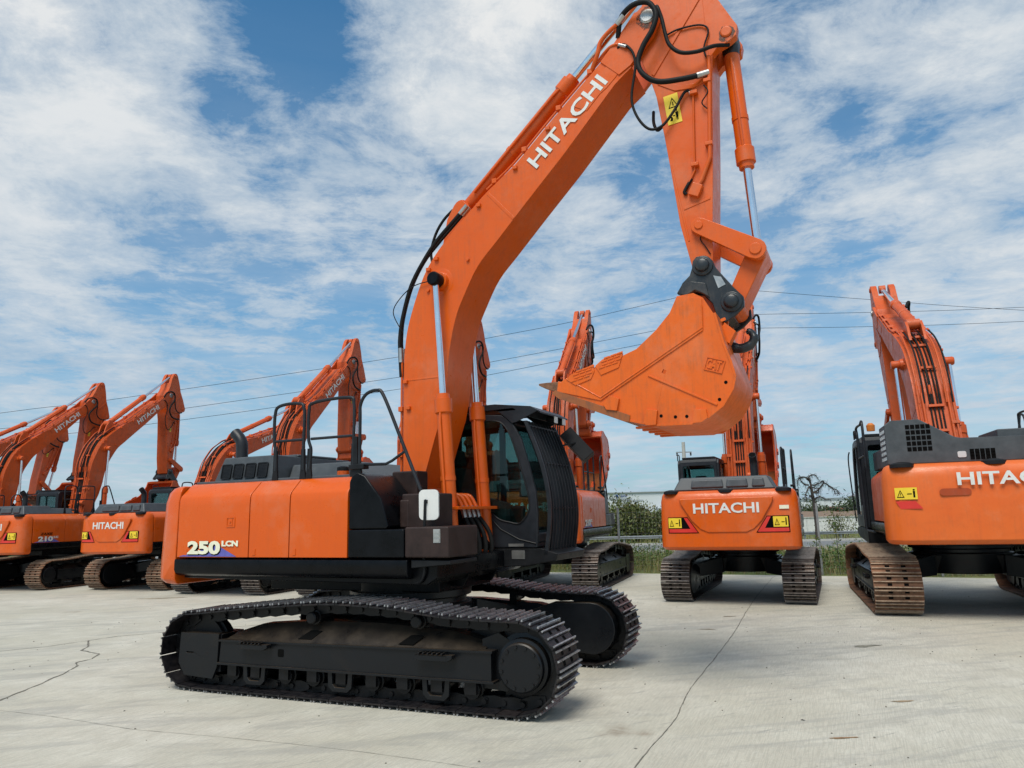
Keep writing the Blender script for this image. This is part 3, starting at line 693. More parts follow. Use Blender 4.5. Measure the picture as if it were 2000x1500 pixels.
def boom_parts(b, mat, hero):
    L = spline(BOOM_L, 4)
    up = offs([p for p in L if p[1] > 5.50], .045); lowp = offs([p for p in L if p[1] < 3.75], .055)
    # up runs away from the base; its outside is to the left
    for k, y in enumerate((-.27, -.20, .20, .27)):
        def fu(y=y, k=k):
            mb = MB(); q = [(x, y, z) for x, z in up]
            if k in (0, 3): q = q[2:] + [(3.02, y, 7.17)]
            mb.tube(q, .021 if k in (1, 2) else .014, 8)
            return mb.mesh('hydraulic_pipe', mat, 50)
        link('hydraulic_pipe', cached(('bpu', k, mat.name), fu), b)
        def fl(y=y, k=k):
            mb = MB(); mb.tube([(x, y*.95, z) for x, z in lowp], .022 if k in (1, 2) else .014, 8); return mb.mesh('hydraulic_pipe', mat, 50)
        link('hydraulic_pipe', cached(('bpl', k, mat.name), fl), b)
    # black hoses over the curved back
    for k, y in enumerate((-.255, -.19, .19, .26) if hero else (-.25, -.06, .06, .17, -.16, .25)):
        hm = M_HOSE if hero or k < 4 else mat; fm = M_STL if hero else mat
        def fh(y=y, k=k):
            j = .03*sin(k*2.1)
            q = [(.02, y, 3.50), (.00-j*.3, y, 3.84), (.00-j*.5, y, 4.0), (.04-j, y, 4.25), (.16-j, y, 4.63), (.34-j, y, 4.92+j*.5), (.53, y, 5.15), (.78, y, 5.37), (.95, y, 5.52)]
            mb = MB(); mb.tube(spline(q, 5), (.024 if k % 2 == 0 else .017) if hero else .016, 8); return mb.mesh('hose', hm, 50)
        link('hose', cached(('bh', k, hero, hm.name), fh), b)
        def ff(y=y):
            mb = MB(); mb.tube([(.02, y, 3.68), (.01, y, 3.86)], .029 if hero else .022, 10); return mb.mesh('hose_fitting', fm, 40)
        def fg(y=y):
            mb = MB(); mb.tube([(.86, y, 5.44), (.96, y, 5.53)], .028 if hero else .022, 10); return mb.mesh('hose_fitting', fm, 40)
        link('hose_fitting', cached(('bf', k, hero, fm.name), ff), b); link('hose_fitting', cached(('bg', k, hero, fm.name), fg), b)
    if not hero:
        Lb = offs(BOOM_L, .05)
        for k, (x, z) in enumerate(((.03, 2.4), (.03, 2.95), (.04, 3.45), (.13, 4.28), (.46, 4.92), (.68, 5.22), (1.10, 5.58))):
            link('clamp_rung', cached(('rung', k, mat.name), lambda: MB().box(x-.022, x+.022, -.12, .12, z-.025, z+.025).mesh('clamp_rung', mat, 30)), b, None, .005)
        for k, y in enumerate((-.085, -.03, .03, .085)):
            link('hose', cached(('loom', k), lambda: MB().tube([(x-.0, y, z) for x, z in offs(spline(BOOM_L[:-4], 3), .022)], .014, 6).mesh('hose', M_HOSE, 50)), b)
        link('boss', cached(('bz', mat.name), lambda: MB().cyl((-.02, -.37, 2.62), (-.02, -.16, 2.62), .07, 12).mesh('boss', mat, 40)), b)
    if hero:
        def fh(): mb = MB(); mb.tube(spline([(.60, .05, 5.66), (.46, .05, 5.55), (.34, .05, 5.38), (.27, .05, 5.15), (.30, .05, 4.95)], 5), .018, 8); return mb.mesh('hose', M_HOSE, 50)
        link('hose', fh(), b)
        def fw(): mb = MB(); mb.tube(spline([(.53, -.33, 4.63), (.25, -.33, 4.60), (.03, -.30, 4.48), (-.07, -.30, 4.32), (.02, -.30, 4.12), (.06, -.28, 4.05)], 5), .006, 6); return mb.mesh('grease_line', M_HOSE, 50)
        link('grease_line', fw(), b)
    for k, (x, z) in enumerate(((.03, 2.55), (.03, 3.10), (1.35, 5.75), (1.75, 6.06), (2.20, 6.47), (2.60, 6.82))):
        for s in (-1, 1):
            link('pipe_clamp', cached(('clp', k, s, mat.name), lambda: MB().box(x-.03, x+.03, s*.235-.06, s*.235+.06, z-.03, z+.03).mesh('pipe_clamp', mat, 30)), b, None, .006)
    for k, (x, z) in enumerate(((.12, 3.42), (.16, 3.10), (.45, 4.78), (1.15, 5.47), (1.64, 5.84), (2.07, 6.23), (.56, 4.90))):
        link('bracket', cached(('clb', k, mat.name), lambda: MB().box(x-.028, x+.028, -.335, -.298, z-.022, z+.022).mesh('bracket', mat, 30)), b, None, .006)
    for s in (-1, 1):
        def pc(): mb = MB(); mb.lathe((.61, s*.33, 4.60), (.61, s*.50, 4.60), [(0, .075), (.02, .085), (.15, .085), (.17, .07)], 20); return mb.mesh('pin_cap', M_BLK if hero else M_ORB, 40)
        link('pin_cap', cached(('pc', s, hero), pc), b)
        def tp(): mb = MB(); mb.lathe((TIP[0], s*.30, TIP[1]), (TIP[0], s*.34, TIP[1]), [(0, .085), (.02, .085), (.03, .07), (.04, .07)], 20); return mb.mesh('boom_pin', M_STL, 40)
        link('boom_pin', cached(('tp', s), tp), b)

def arm_mesh(mat):
    mb = MB(); mb.prism(ARM_MAIN, -.24, .24)
    for s in (-1, 1):
        mb.prism(HORN, s*.13, s*.245); mb.prism(ARM_EAR, s*.12, s*.243); mb.lathe((3.55, s*.24, 8.12), (3.55, s*.265, 8.12), [(0, .062), (.015, .062), (.025, .05)], 18)
        inner = [(3.34, 6.60), (3.86, 7.30), (3.90, 7.32), (3.92, 7.25), (3.45, 6.50), (3.37, 6.50)]
        mb.prism([(3.30, 6.60), (3.90, 7.42), (3.925, 7.40), (3.33, 6.57)], s*.238, s*.252)
        mb.prism([(3.36, 6.46), (3.40, 6.50), (3.60, 6.38), (3.80, 6.36), (3.91, 6.40), (3.91, 6.36), (3.75, 6.31), (3.55, 6.33)], s*.238, s*.250)
        mb.prism([(3.44, 5.50), (3.46, 5.50), (3.60, 4.60), (3.58, 4.60)], s*.238, s*.247)
        mb.prism([(3.56, 4.98), (3.84, 5.05), (3.84, 5.02), (3.56, 4.95)], s*.238, s*.247)
        mb.lathe((4.13, s*.24, 6.86), (4.13, s*.265, 6.86), [(0, .062), (.015, .062), (.025, .05)], 18)
        mb.lathe((3.71, s*.23, 4.73), (3.71, s*.26, 4.73), [(0, .09), (.03, .09)], 18)
    return mb.mesh('arm', mat, 30)

def bucket(root, M, mat, teeth_mat, hero):
    def body():
        mb = MB(); O = BUCK_TOP + BUCK_BACK
        kt = O.index((3.27, 3.60)); kb = O.index((3.19, 2.66))         # two plates meeting through the small square hole
        mb.prism(O[:kt+1] + [(3.318, 3.198), (3.30, 3.165), (3.332, 3.147)] + O[kb:], -.60, -.57)
        mb.prism(O[kt:kb+1] + [(3.332, 3.147), (3.35, 3.18), (3.318, 3.198)], -.60, -.57); mb.prism(O, .57, .60)
        W = BUCK_BACK[2:]; W2 = offs(W, .022)
        mb.prism(W + list(reversed(W2)), -.605, .605)
        mb.prism([(3.50, 3.93), (3.66, 3.935), (3.86, 3.60), (3.85, 3.45), (3.62, 3.80), (3.50, 3.86)], -.57, .57)
        # lip and wear plates
        mb.mi = 2; mb.prism([(2.17, 3.09), (2.62, 2.905), (2.96, 2.765), (2.95, 2.70), (2.90, 2.705), (2.58, 2.84), (2.20, 3.0), (2.13, 3.06)], -.615, .60); mb.mi = 0
        for y in (-.605, .60-.01):
            s = -1 if y < 0 else 1
            a = .612*s; b = .598*s
            mb.prism([(2.24, 3.175), (2.33, 3.22), (2.61, 3.29), (2.89, 3.37), (3.06, 3.43), (3.27, 3.60), (3.42, 3.76), (3.50, 3.92), (3.74, 3.86), (3.73, 3.54), (2.66, 2.94), (2.24, 3.06)], b, a)
            mb.prism([(3.16, 3.145), (3.17, 3.155), (3.82, 2.81), (3.81, 2.795)], b, a)
            for o in ([(2.69, 2.90), (2.76, 2.98), (2.86, 2.94), (2.83, 2.82), (2.72, 2.84)], [(3.10, 2.68), (3.13, 2.81), (3.24, 2.79), (3.22, 2.65), (3.12, 2.65)], [(3.575, 2.64), (3.60, 2.77), (3.71, 2.765), (3.72, 2.68), (3.66, 2.64)]):
                mb.prism(o, b, .632*s)
            mb.mi = 1  # bolt holes as flat dark discs, their inner shade painted on
            for x, z in ((3.27, 2.735), (3.41, 2.715), (3.52, 2.712), (3.84, 2.85), (3.91, 3.01)): mb.prism(circ(x, z, .017, 10), .60*s, .603*s)
            mb.mi = 0
        # side cutters with cross hatch bars
        for s in (-1, 1):
            for c in ([(2.30, 3.19), (2.36, 3.24), (2.60, 3.32), (2.61, 3.25), (2.57, 3.17), (2.40, 3.12)], [(2.62, 3.30), (2.70, 3.36), (2.90, 3.42), (2.92, 3.40), (2.87, 3.26), (2.68, 3.20)]):
                mb.prism(c, .598*s, .622*s)
                cx = sum(p[0] for p in c)/6; cz = sum(p[1] for p in c)/6
                for i in range(4):
                    for k in range(3):
                        u0, u1 = k/3+.01, (k+1)/3-.03; o_ = .02*(i % 2)
                        a = (cx-.12+i*.012+o_+.21*u0, cz-.060+i*.032+.048*u0); b2 = (cx-.12+i*.012+o_+.21*u1, cz-.060+i*.032+.048*u1)
                        mb.prism([a, b2, (b2[0], b2[1]+.017), (a[0], a[1]+.017)], .62*s, .629*s)
        for y in (-.50, -.25, 0, .25, .50): mb.box(2.99, 3.50, y-.035, y+.035, 2.635, 2.655)
        for s in (-1, 1): mb.prism([(3.55, 3.85), (3.62, 4.02), (3.70, 4.0), (3.92, 3.72), (3.90, 3.55), (3.80, 3.60)], s*.14, s*.19)
        mb.prism([(3.93, 3.44), (4.0, 3.56), (3.90, 3.66), (3.83, 3.55)], -.33, -.20)
        return mb.mesh('bucket', [mat, M_INK, M_LIP], 30)
    b = link('bucket', cached(('buck', mat.name), body), root, M, .006)
    for i in range(5):
        y = -.55+i*.275
        def tooth(y=y):
            mb = MB(); mb.mi = 0
            P = [(2.42, 3.14, .055), (2.20, 3.165, .05), (2.20, 3.055, .05), (2.42, 2.99, .055)]
            mb.prism([(2.46, 3.10), (2.20, 3.185), (2.18, 3.06), (2.44, 2.975)], y-.052, y+.052)
            mb.mi = 1
            vs = [(2.20, y-.045, 3.18), (2.20, y+.045, 3.18), (2.19, y+.045, 3.065), (2.19, y-.045, 3.065), (2.06, y-.035, 3.185), (2.06, y+.035, 3.185), (2.05, y+.03, 3.12), (2.05, y-.03, 3.12), (1.965, y-.02, 3.185), (1.965, y+.02, 3.185), (1.965, y+.018, 3.165), (1.965, y-.018, 3.165)]
            mb.add(vs, [(0, 1, 5, 4), (1, 2, 6, 5), (2, 3, 7, 6), (3, 0, 4, 7), (4, 5, 9, 8), (5, 6, 10, 9), (6, 7, 11, 10), (7, 4, 8, 11), (8, 9, 10, 11), (3, 2, 1, 0)])
            return mb.mesh('tooth', [mat, teeth_mat], 30)
        link('tooth', cached(('tooth', i, mat.name), tooth), b, None, .006)
    if hero:
        me = text_mesh('CAT', .095, .14, mat, .03, .006)
        link('lettering', me, b, frame((3.73, -.604, 3.17), (1, 0, -.35), (.30, 0, 1)))
        mb = MB(); Mf = frame((3.71, -.602, 3.155), (1, 0, -.35), (.30, 0, 1)); mb.prism([[(0, 0), (.18, 0), (.18, .13), (0, .13)], [(.008, .008), (.008, .122), (.172, .122), (.172, .008)]], 0, .008, 'z', Mf)
        mb.prism(rrect(0, .05, 0, .03, .008, 2), 0, .004, 'z', frame((3.91, -.607, 3.60), (1, 0, .3), (0, 0, 1)))
        link('badge_frame', mb.mesh('badge_frame', mat, 30), b)
    return b

def excavator(name, label, x, y, yaw, boom=60.95, arm=-82.2, buck=0.0, sc=1.0, sty=None, hero=False, uyaw=None, group=None, model=None, side_boxes=True):
    root = bpy.data.objects.new('excavator', None); COL.objects.link(root); root.empty_display_size = .5
    root.location = (x, y, 0); root.rotation_euler = (0, 0, radians(yaw)); root.scale = (sc, sc*(1.12 if sty.get('tallhood') else 1), sc)
    tag(root, label, 'excavator', group)
    mat = sty['paint']
    undercarriage(root, radians(uyaw) if uyaw is not None else pi, sty['track'], name, detail=hero or sty.get('near'))
    # ---- upper structure
    def mf():
        mb = MB(); mb.prism([(-2.50, 1.16), (.90, 1.13), (1.02, 1.20), (1.02, 1.39), (-2.50, 1.39)], -1.12, 1.12)
        mb.box(-1.6, .75, -.62, .62, 1.0, 1.16); mb.lathe((0, 0, .98), (0, 0, 1.14), [(0, .68), (.16, .68)], 32)
        for s in (-1, 1): mb.prism([(.55, 1.05), (.55, 1.30), (.15, 2.02), (.45, 2.02), (.98, 1.36), (1.0, 1.2), (.9, 1.05)], s*.33, s*.37)
        return mb.mesh('main_frame', M_BLK, 30)
    link('main_frame', cached('mf', mf), root, None, .01)
    for s in (-1, 1):
        def sk():
            mb = MB(); pr = [(s*1.0, 1.19), (s*1.17, 1.19), (s*1.225, 1.215), (s*1.247, 1.26), (s*1.247, 1.36), (s*1.24, 1.385), (s*1.0, 1.385)]
            mb.prism(pr, -2.54, .74, 'x'); return mb.mesh('side_skirt', M_BLK, 40)
        link('side_skirt', cached(('sk', s), sk), root, None, .012, 3)
    cw = counterweight(root, sty, hero); cw.scale = (1, sty.get('cwy', 1), 1)
    if not hero:
        def smile():
            mb = MB(); mb.prism([(-.84, 2.10), (.84, 2.10), (.80, 1.98), (.62, 1.66), (.48, 1.50), (.34, 1.43), (-.34, 1.43), (-.48, 1.50), (-.62, 1.66), (-.80, 1.98)], -2.95, -2.988, 'x'); return mb.mesh('recess_panel', sty['cw'], 30)
        if sty.get('smile', True):
            link('recess_panel', cached(('sm', sty['cw'].name), smile), cw, None, .028, 3)
        wid, hh, zz = sty.get('cwtext', (1.16, .20, 1.80))
        link('lettering', text_mesh('HITACHI', hh, wid, M_LET, .022, .003), cw, frame((-2.995, wid/2-sty.get('tshift', 0), zz), (0, -1, 0), (.0, 0, 1)))
        if sty.get('chevron', True):
            for s in (-1, 1):
                # y runs to the machine's left; the label's outer end is at |y| = 1.08 on the curving flank
                def chev(s=s):
                    out = []
                    def slab(name, polys, e, m):
                        mb = MB()
                        for o in polys:
                            cut = sorted(set([q[0] for q in o] + [.85, 1.07]))
                            n = len(o); vs = [(cwx(q[0])-e, q[0]*s, q[1]) for q in o]; vs2 = [(v[0]-.003, v[1], v[2]) for v in vs]
                            tr = tessellate_polygon([[Vector((q[0], q[1], 0)) for q in o]])
                            mb.add(vs+vs2, [tuple(t) for t in tr] + [tuple(i+n for i in reversed(t)) for t in tr] + [(i, (i+1) % n, (i+1) % n+n, i+n) for i in range(n)])
                        return mb.mesh(name, m, 0)
                    out.append(slab('chevron_decal', [[(.50, 1.42), (.85, 1.42), (.85, 1.735), (.70, 1.735)], [(.85, 1.42), (1.07, 1.42), (1.07, 1.735), (.85, 1.735)]], .003, M_INK))
                    out.append(slab('red_chevron', [[(.525, 1.435), (.85, 1.435), (.85, 1.505), (.655, 1.505), (.765, 1.72), (.705, 1.72)], [(.85, 1.435), (1.055, 1.435), (1.055, 1.505), (.85, 1.505)]], .007, M_REDL))
                    return out
                a, b2 = cached(('chev', s), chev)
                l = link('chevron_decal', a, cw); link('red_chevron', b2, l)
                if s > 0: warn_label(cw, frame((cwx(1.06)-.012, 1.06, 1.525), (cwx(.80)-cwx(1.06), -.26, 0), (0, 0, 1)), .25, .195)
                else: warn_label(cw, frame((cwx(.80)-.012, -.80, 1.525), (cwx(1.06)-cwx(.80), -.26, 0), (0, 0, 1)), .25, .195)
        else:
            warn_label(cw, frame((cwx(1.12)-.012, 1.12, 1.735), (cwx(.86)-cwx(1.12), -.26, 0), (0, 0, 1)), .25, .17)
            mb = MB(); mb.prism([rrect(.30, .64, 1.775, 1.875, .048, 6)], -2.966, -2.969, 'x'); link('lifting_recess', mb.mesh('lifting_recess', M_ORD, 0), cw)  # flat slab, the hollow's shade is painted by its darker orange
            mb = MB(); mb.prism([(0, .11), (.22, .11), (.30, 0), (.05, 0)], 0, .003, 'z', frame((cwx(1.12)-.010, 1.12, 1.60), (cwx(.86)-cwx(1.12), -.26, 0), (0, 0, 1))); link('red_decal', mb.mesh('red_decal', M_REDL, 0), cw)
        if sty.get('sticker'):
            mb = MB(); mb.prism([(0, 0), (.16, 0), (.16, .07), (0, .07)], 0, .003, 'z', frame((cwx(.92)-.004, -.92, 1.86), (cwx(1.06)-cwx(.92), -.14, 0), (0, 0, 1))); link('sticker', mb.mesh('sticker', M_CREAM, 0), cw)
    # doors along both flanks
    for s in (1, -1):
        for k, (a, b2) in enumerate(((-2.505, -1.392), (-1.380, -.806), (-.794, -.012))):
            if s < 0 and k == 2: continue                    # cab side
            pm = sty['panel']
            d = link('side_door', cached(('pn', s, k, pm.name), lambda: m_panel(a, b2, s).mesh('side_door', pm, 30)), root, None, .008, 2)
            if k == 0 and s > 0:
                def lt():
                    mb = MB(); ys = -1.24*s
                    mb.prism([rrect(-1.735, -1.60, 1.745, 1.865, .012, 2), list(reversed(rrect(-1.72, -1.615, 1.76, 1.85, .008, 2)))], ys, ys-.006*s); mb.box(-1.70, -1.64, ys, ys-.004*s, 1.765, 1.845); mb.cyl((-1.67, ys, 1.81), (-1.67, ys-.012*s, 1.81), .014, 10)
                    return mb.mesh('door_latch', pm, 30)
                link('door_latch', cached(('lt', s, pm.name), lt), d, None, .002)
                if model:
                    big, small, tint = model; Y = -1.243*s
                    mb = MB(); mb.prism([(-2.47, 1.415), (-1.56, 1.415), (-1.86, 1.545)], Y, Y-.002*s); link('blue_triangle_decal', mb.mesh('blue_triangle_decal', M_BLUE, 0), d)
                    link('lettering', text_mesh(big, .155, .52, M_INK, .055, .002), d, frame((-2.315, Y-.004*s, 1.428), (1, 0, 0), (0, 0, 1)))
                    link('lettering', text_mesh(big, .155, .52, tint, .05, .002), d, frame((-2.325, Y-.008*s, 1.44), (1, 0, 0), (0, 0, 1)))
                    link('lettering', text_mesh(small, .066, .25 if len(small) > 2 else .16, tint, .055, .002), d, frame((-1.785, Y-.006*s, 1.53), (1, 0, 0), (0, 0, 1)))
                    if sty.get('zaxis'): link('lettering', text_mesh('ZAXIS', .075, .42, M_INK, .02, .002, .2), d, frame((-2.25, Y-.004*s, 1.63), (1, 0, 0), (0, 0, 1)))
    def deck():
        mb = MB(); mb.box(-2.52, -.01, -.895, .895, 1.42, 2.262); mb.box(-.01, .10, -.6, .26, 1.4, 2.2); mb.box(-2.50, -.05, -1.0, -.80, 2.262, 2.30); return mb.mesh('engine_deck', M_GREY, 30)
    link('engine_deck', cached('deck', deck), root, None, .01)
    hm = M_GREY
    if not sty.get('tallhood'):
        def hood():
            mb = MB()
            def frus(x0, x1, y0, y1, z0, z1, ix0, ix1, iy):
                vs = [(x0, y0, z0), (x1, y0, z0), (x1, y1, z0), (x0, y1, z0), (x0+ix0, y0+iy, z1), (x1-ix1, y0+iy, z1), (x1-ix1, y1-iy, z1), (x0+ix0, y1-iy, z1)]
                mb.add(vs, [(3, 2, 1, 0), (4, 5, 6, 7), (0, 1, 5, 4), (1, 2, 6, 5), (2, 3, 7, 6), (3, 0, 4, 7)])
            frus(-2.60, -1.55, -.66, .95, 2.262, 2.62, .14, .05, .06); frus(-1.549, -.20, -.45, .95, 2.262, 2.50, .0, .40, .10); mb.box(-2.30, -1.60, -.20, .60, 2.615, 2.65)
            return mb.mesh('engine_hood', hm, 30)
        def hood_bg():
            mb = MB()
            def frus(x0, x1, y0, y1, z0, z1, ix0, ix1, iy):
                vs = [(x0, y0, z0), (x1, y0, z0), (x1, y1, z0), (x0, y1, z0), (x0+ix0, y0+iy, z1), (x1-ix1, y0+iy, z1), (x1-ix1, y1-iy, z1), (x0+ix0, y1-iy, z1)]
                mb.add(vs, [(3, 2, 1, 0), (4, 5, 6, 7), (0, 1, 5, 4), (1, 2, 6, 5), (2, 3, 7, 6), (3, 0, 4, 7)])
            frus(-2.60, -1.55, -.92, 1.08, 2.262, 2.53, .10, .05, .14); frus(-1.549, -.20, -.70, 1.0, 2.262, 2.46, .0, .40, .14)
            frus(-2.62, -2.50, -.42, .02, 2.31, 2.48, .03, .0, .03); frus(-2.62, -2.50, .06, .72, 2.31, 2.48, .03, .0, .03); frus(-2.62, -2.50, -.74, -.48, 2.31, 2.48, .03, .0, .03)
            return mb.mesh('engine_hood', hm, 30)
        h = link('engine_hood', cached('hood' if hero else 'hood_bg', hood if hero else hood_bg), root, None, .03, 3)
        for k in range(4 if hero else 0):
            def vent(k=k):
                mb = MB(); x = -2.46+k*.20; Mv = frame((x, -.655, 2.345), (1, 0, 0), (0, .06, .36)); 
                mb.prism([rrect(0, .165, 0, .19, .02, 3), list(reversed(rrect(.012, .153, .012, .178, .015, 3)))], 0.0, .012, 'z', Mv); mb.prism(rrect(.012, .153, .012, .178, .015, 3), 0, .004, 'z', Mv)
                for i in range(9): mb.prism([(.012, .022+i*.018), (.153, .022+i*.018), (.153, .026+i*.018), (.012, .026+i*.018)], .004, .007, 'z', Mv)
                return mb.mesh('vent_grille', M_BLKM, 30)
            link('vent_grille', cached(('vent', k), vent), h)
    else:
        def hood():
            mb = MB(); mb.prism([(-1.15, 2.262), (1.15, 2.262), (1.15, 2.66), (.48, 2.70), (.44, 2.72), (.92-.0, 2.98), (1.10-.0, 2.98)] and [(-1.18, 2.262), (1.18, 2.262), (1.18, 2.86), (1.10, 2.93), (.75, 2.93), (.35, 2.64), (.28, 2.62), (-1.18, 2.60)], -2.55, -2.50, 'x')
            mb.box(-2.50, -.3, -1.12, 1.12, 2.262, 2.58); mb.prism([(-2.50, 2.262), (-1.6, 2.262), (-1.6, 2.90), (-2.50, 2.90)], .78, 1.14); mb.box(-2.3, -1.2, -1.0, -.2, 2.58, 2.74)
            return mb.mesh('engine_hood', M_GREY, 30)
        h = link('engine_hood', cached('hoodt', hood), root, None, .015, 2)
        for k, (ya, yb, za, zb, r, c_) in enumerate(((.62, .93, 2.44, 2.86, 5, 5), (-.10, .20, 2.30, 2.44, 3, 5))):
            def perf(ya=ya, yb=yb, za=za, zb=zb, r=r, c_=c_):  # perforations painted as flat black squares, the dark of openings not cut
                mb = MB()
                for i in range(r):
                    for j in range(c_):
                        y_ = ya+(yb-ya)*(j+.5)/c_; z_ = za+(zb-za)*(i+.5)/r; mb.box(-2.556, -2.549, y_-.025, y_+.025, z_-.031, z_+.031)
                return mb.mesh('vent_holes', M_INK, 0)
            link('vent_holes', cached(('perf', k), perf), h)
        def perf2():  # flat pale squares set on the side panel, no holes are cut
            mb = MB()
            for i in range(6):
                for j in range(8): mb.box(-2.42+j*.10, -2.36+j*.10, 1.138, 1.145, 2.35+i*.085, 2.40+i*.085)
            return mb.mesh('vent_holes', M_LAMP, 0)
        link('vent_holes', cached('perf2', perf2), h)
        mb = MB(); mb.prism(rrect(.24, .34, 2.33, 2.42, .02), -2.549, -2.562, 'x'); link('camera_lens', mb.mesh('camera_lens', M_LAMP, 30), h)
    def exh():
        mb = MB(); y_ = -.52
        P = spline([(-2.25, y_, 2.45), (-2.25, y_, 2.74), (-2.28, y_, 2.85), (-2.38, y_, 2.95)], 5); mb.tube(P, .075, 16)
        mb.mi = 1; d = (Vector(P[-1])-Vector(P[-2])).normalized(); mb.cyl(Vector(P[-1])+d*.001, Vector(P[-1])+d*.003, .066, 16); return mb.mesh('exhaust_pipe', [M_GUARD, M_INK], 50)  # end disc painted black as the shade inside the pipe mouth
    if not sty.get('tallhood'): link('exhaust_pipe', cached('exh', exh), root)
    else:
        mb = MB(); mb.lathe((-1.9, -.9, 2.55), (-1.9, -.9, 2.98), [(0, .08), (.40, .08), (.42, .07)], 16); link('exhaust_pipe', mb.mesh('exhaust_pipe', M_STL, 40), root)
    def cap_():
        mb = MB(); mb.lathe((-.55, -.62, 2.26), (-.55, -.62, 2.45), [(0, .075), (.11, .072)], 16); mb.mi = 1; mb.lathe((-.55, -.62, 2.37), (-.55, -.62, 2.46), [(0, .074), (.04, .074), (.055, .05)], 16); return mb.mesh('filler_cap', [M_ORH, M_BLKM], 40)
    link('filler_cap', cached('cap', cap_), root)
    if not hero:
        for k, y_ in enumerate((0, 1.0, -1.0)):
            link('rubber_cap', cached(('eye', k), lambda: MB().lathe((-2.80, y_, 2.20), (-2.80, y_, 2.30), [(0, .14), (.05, .14), (.07, .10), (.085, .03)], 18).mesh('rubber_cap', M_BLKM, 40)), cw)
    # ---- rails
    handrail(root, [(-1.24, -1.0, 2.38), (-1.24, -1.0, 2.60), (-1.27, -1.0, 2.74), (-1.27, -1.0, 3.05), (-1.20, -1.0, 3.15), (-.92, -1.0, 3.16), (-.83, -1.0, 3.08), (-.83, -1.0, 2.70), (-.83, -1.0, 2.38)], cross=[(-1.25, -1.0, 2.73), (-.83, -1.0, 2.73)])
    handrail(root, [(-.74, -1.0, 2.38), (-.72, -1.0, 2.60), (-.76, -1.0, 2.74), (-.76, -1.0, 3.05), (-.69, -1.0, 3.15), (-.20, -1.0, 3.17), (-.12, -1.0, 3.08), (-.12, -1.0, 2.70), (-.12, -1.0, 2.40)], cross=[(-.72, -1.0, 2.73), (-.12, -1.0, 2.73)])
    r3 = handrail(root, [(.06, -1.13, 2.36), (.06, -1.13, 2.9), (.065, -1.13, 3.05), (.14, -1.13, 3.16), (.28, -1.13, 3.19), (.37, -1.13, 3.12), (.60, -1.13, 2.62), (.84, -1.13, 2.08)], foot=False, cross=[(.06, -1.13, 2.39), (.40, -1.13, 2.38), (.48, -1.13, 2.41), (.655, -1.13, 2.51)])
    mb = MB(); mb.prism([(-.06, 2.26), (.10, 2.26), (.08, 2.35), (.04, 2.40), (.03, 2.70), (-.01, 2.70), (-.02, 2.40)], -1.145, -1.115); mb.box(-.06, .14, -1.17, -1.07, 2.34, 2.39); link('rail_bracket', cached('rb3', lambda: mb.mesh('rail_bracket', M_BLKM, 30)), r3, None, .005)
    # ---- tank, tool boxes in front of the doors
    def tank():
        mb = MB(); mb.prism([(.0, 1.70), (.0, 2.20), (.03, 2.26), (.11, 2.30), (.20, 2.26), (.41, 2.02), (.46, 1.87), (.50, 1.72), (.47, 1.70)], -1.232, -.62); return mb.mesh('fuel_tank', M_BLK, 30)
    link('fuel_tank', cached('tank', tank), root, None, .035, 3)
    def tb1(): mb = MB(); mb.box(.0, .70, -1.243, -.6, 1.405, 1.695); return mb.mesh('battery_box', M_BLK, 30)
    link('battery_box', cached('tb1', tb1), root, None, .018, 3)
    def tb2():
        mb = MB(); mb.box(.705, 1.22, -1.235, -.60, 1.405, 1.715); return mb.mesh('tool_box', M_BRN, 30)
    tb = link('tool_box', cached('tb2', tb2), root, None, .02, 3)
    def sw():
        mb = MB()
        mb.box(1.05, 1.13, -1.240, -1.234, 1.555, 1.69)
        for i in range(3): mb.box(1.06, 1.12, -1.247, -1.239, 1.565+i*.042, 1.595+i*.042)
        return mb.mesh('switch', M_STL, 30)
    link('switch', cached('sw', sw), tb)
    mb2 = MB(); mb2.prism([(.76, 1.30), (1.22, 1.34), (1.22, 1.38), (.76, 1.385)], -1.2, -.62)
    link('step_plate', cached('sp_', lambda: mb2.mesh('step_plate', M_BLKM, 30)), root, None, .01)
    def ib():
        mb = MB(); mb.box(.50, .92, -.98, -.60, 1.70, 2.06); mb.box(.12, .46, -.60, -.36, 1.5, 2.33); mb.mi = 0; mb.box(.48, .60, -.99, -.6, 1.70, 2.0)
        return mb.mesh('valve_cover', M_BRN, 30)
    link('valve_cover', cached('ib', ib), root, None, .02, 2)
    if hero:
        mb = MB(); mb.tube(spline([(.60, -1.05, 1.16), (.80, -1.12, 1.15), (.885, -1.15, 1.24), (.885, -1.15, 1.45), (.90, -1.15, 1.92), (.90, -1.14, 1.98)], 6), .015, 8); mb.box(.89, .925, -1.155, -1.12, 1.95, 1.985)
        mr = link('mirror_arm', mb.mesh('mirror_arm', M_BLKM, 40), root)
        mb = MB(); o = rrect(-.105, .105, -.155, .155, .05, 4); mb.prism(o, 0, .035, 'z', frame((.925, -1.10, 1.935), (1, 0.25, 0), (.10, 0, 1))); link('mirror', mb.mesh('mirror', M_WHT, 40), mr, None, .012, 3)
        mb = MB(); mb.lathe((-.4, -.5, .86), (-.4, -.5, .98), [(0, .04), (.12, .045)], 12); link('grease_tube', mb.mesh('grease_tube', M_WHT, 40), root)
    c = cab(root, sty); c.location = (-.075, .175, .02)
